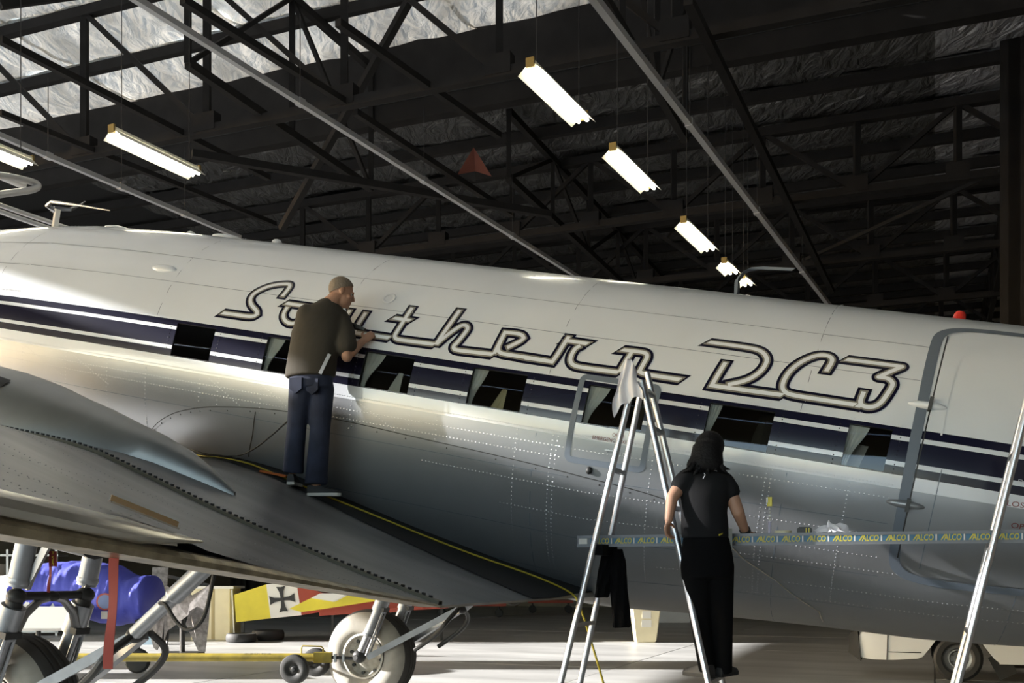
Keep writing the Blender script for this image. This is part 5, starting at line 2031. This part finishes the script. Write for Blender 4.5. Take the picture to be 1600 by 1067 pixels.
# cream bin, grey crate
c = at(1008, 1003, EYE * FPX / 108)
c.z = 0
bn = thing('bin', 'tapered cream plastic bin on the sunlit floor under the fuselage', 'bin', c)
mb = MB()
mb.loft([[c + Vector((x * k, y * k, z)) for x, y in ((-.22, -.2), (.22, -.2), (.24, -.15), (.24, .2), (-.24, .2), (-.24, -.15))] for z, k in ((0, .92), (.05, 1.02), (.9, 1.45), (.94, 1.52), (.95, 1.4), (.2, 1.0))], M_cream)
world_part(mb, 'body', bn, .4)
for z, w_ in ((.64, .20), (.44, .22)):
    mb = MB()
    mb.box(c + Vector((0, -.2 * (.92 + .5 * z) - .004 - .02, z)), (w_, .006, .17), M_offwhite)
    world_part(mb, 'paper_patch', bn, 0)
c = at(1047, 965, 34)
c.z = .35
mb = MB()
mb.loft([[c + Vector((x * k, y * k, z)) for x, y in ((-.6, -.4), (.6, -.4), (.6, .4), (-.6, .4))] for z, k in ((-.35, .95), (-.3, 1), (.28, 1), (.30, 1.04), (.35, 1.04))], mat('crate_grey', (.45, .47, .5), .6))
rel(mb, 'crate', c, 'pale grey crate on the far floor beyond the cream bin', 'crate', 0)

# white utility van behind the tail
Yv = 15.3
vc = at(1497, 1029, Yv)
vc.z = 0
van = thing('car', 'white car with black wheels, seen under the rear fuselage', 'car', vc)
VX = Vector((.935, -.355, 0)).normalized()           # towards its back
VY = Vector((.355, .935, 0)).normalized()          # away from the camera
def vp(x, y, z):
    return vc + VX * x + VY * y + UP * z
mb = MB()
secs = [(-1.42, .5, .62, .62), (-1.38, .33, .72, .78), (-1.2, .30, .95, .82), (-.9, .30, 1.02, .84), (-.55, .33, 1.06, .84)]
def car_ring(x, z0, z1, hw):
    return [vp(x, .84 - hw, z0), vp(x, .84 + hw, z0), vp(x, .84 + hw, z1 - .08), vp(x, .84 + hw * .9, z1), vp(x, .84 - hw * .9, z1), vp(x, .84 - hw, z1 - .08)]
mb.loft([car_ring(*s) for s in secs], M_vanwhite)
arch = []
for k in range(9):
    a = PI * k / 8
    arch.append((-c_(a) * .42, .33 + .0 + s_(a) * .40))
mb.loft([car_ring(x, z, 1.08, .84) for x, z in [(-.55, .33), (-.48, .36)] + [(x, max(z, .36)) for x, z in arch[1:-1]] + [(.48, .36), (.55, .30)]], M_vanwhite)
mb.loft([car_ring(x, .28, z, .84) for x, z in ((.55, 1.08), (.9, 1.12), (2.4, 1.12), (3.6, 1.1), (3.7, 1.0))], M_vanwhite)
world_part(mb, 'body', van, .5)
mb = MB()
mb.loft([car_ring(-.30, 1.05, 1.1, .78), car_ring(.25, 1.05, 1.62, .70), car_ring(.6, 1.05, 1.75, .68), car_ring(2.0, 1.05, 1.74, .68), car_ring(2.4, 1.05, 1.2, .76)], M_dark)
world_part(mb, 'cab', van, .4)
mb = MB()
pts_b = [(-1.50, .42, .28), (-1.55, .36, .62), (-1.45, .30, .72)]
mb.loft([[vp(x, .84 - h, z) for x, h, z in ((-1.40, .80, .74), (-1.52, .78, .68), (-1.53, .78, .40), (-1.35, .83, .27))], [vp(x, .84 + h, z) for x, h, z in ((-1.40, .80, .74), (-1.52, .78, .68), (-1.53, .78, .40), (-1.35, .83, .27))]], M_black)
world_part(mb, 'bumper', van, .4)
for x in (-.98,):
    mb = MB()
    mb.beam(vp(x, -.004, .30), vp(x + .02, -.004, 1.0), .010, .012, M_black)
    mb.beam(vp(-.96, -.004, .42), vp(-.5, -.004, .42), .010, .012, M_black)
    world_part(mb, 'body_seam', van, 0)
for x, y, nm in ((0, .10, 0), (0, 1.58, 0), (2.75, .10, 0), (2.75, 1.58, 0)):
    c = vp(x, y, .345)
    mb = MB()
    mb.lathe([(.20, -.09), (.23, -.115), (.30, -.115), (.335, -.09), (.345, -.05), (.345, .05), (.335, .09), (.30, .115), (.2, .1)], c, VY, M_black, 32)
    wo = world_part(mb, 'wheel', van)
    mb = MB()
    sgn = -1 if y < 1 else 1
    mb.lathe([(.001, sgn * .07), (.05, sgn * .075), (.055, sgn * .045), (.10, sgn * .05), (.12, sgn * .085), (.135, sgn * .085), (.15, sgn * .05), (.19, sgn * .06), (.205, sgn * .095), (.215, sgn * .095)], c, VY, M_steel, 28)
    for k in range(5):
        a = 2 * PI * k / 5
        mb.cyl(c + VX * .085 * c_(a) + UP * .085 * s_(a) + VY * sgn * .05, c + VX * .085 * c_(a) + UP * .085 * s_(a) + VY * sgn * .07, .012, M_dark, n=6)
    world_part(mb, 'hubcap', van)
mb = MB()
mb.beam(vp(.52, .10, .42), vp(.68, .10, .10), .26, .03, M_black, VY)
world_part(mb, 'mud_flap', van, 0)

# workbench shelves in the dark far left
Yk = 27.0
sh_ = thing('shelf_unit', 'cluttered grey shelving against the wall at the far lower left', 'shelf', at(20, HOR, Yk) - UP * EYE)
b0 = sh_.location
for z in (.1, .75, 1.4, 2.05):
    mb = MB()
    mb.box(b0 + UP * z, (2.6, .6, .05), M_steel)
    world_part(mb, 'shelf', sh_, 0)
for x in (-1.25, 0, 1.25):
    mb = MB()
    mb.box(b0 + Vector((x, -.27, 1.1)), (.06, .06, 2.2), M_steel)
    world_part(mb, 'upright', sh_, 0)
random.seed(11)
for i, (x, z, w_, h, lab, m) in enumerate(((-.9, .775, .5, .42, 'dusty grey carton on the middle shelf at the far lower left', M_speckle), (-.3, .775, .4, .3, 'small dark carton beside the dusty grey one on the shelf', M_dark),
                                          (.55, 1.425, .6, .35, 'brown carton on the upper shelf at the far lower left', mat('brown_card', (.3, .18, .08), .8)), (-.6, 1.425, .7, .4, 'wide pale carton on the upper shelf at the far lower left', M_offwhite), (.7, .775, .5, .45, 'tall pale carton at the right of the middle shelf', M_cream))):
    mb = MB()
    c = b0 + Vector((x, -.02, z))
    mb.loft([[c + Vector((a * w_ / 2, b * .22, zz)) for a, b in ((-1, -1), (1, -1), (1, 1), (-1, 1))] for zz in (0, h)], m)
    mb.box(c + Vector((0, 0, h + .002)), (w_ * .96, .05, .004), M_cream)
    rel(mb, 'carton', c, lab, 'box', 0)

# bent grey tubes of a work stand beyond the cockpit
Yt = 13.5
def tubes(label, paths, loc, r):
    root = thing('tube_rail', label, 'rail', loc)
    for p in paths:
        mb = MB()
        q = [tuple(at(x, y, Y)) for x, y, Y in p]
        mb.tube(chaikin(q, 3, 2.9), r, M_conduit, 12)
        world_part(mb, 'tube', root, 1.2)
    return root
tubes('bent grey steel tube loop at the far left, above the cockpit', [[(-150, 262, Yt - 1.5), (0, 273, Yt), (40, 281, Yt + .4), (62, 288, Yt + .6), (55, 297, Yt + .5), (0, 303, Yt), (-150, 330, Yt - 1.0)], [(2, 276, Yt + .3), (40, 292, Yt + .5)]], at(0, 290, Yt), .045)
tubes('pair of straight grey steel tubes sloping down behind the rabbit-ear antenna', [[(-150, 265, 13.0), (0, 321, 13.6), (122, 362, 14.2)], [(-150, 276, 12.9), (0, 331, 13.5), (105, 366, 14.0)]], at(0, 325, 13.6), .032)
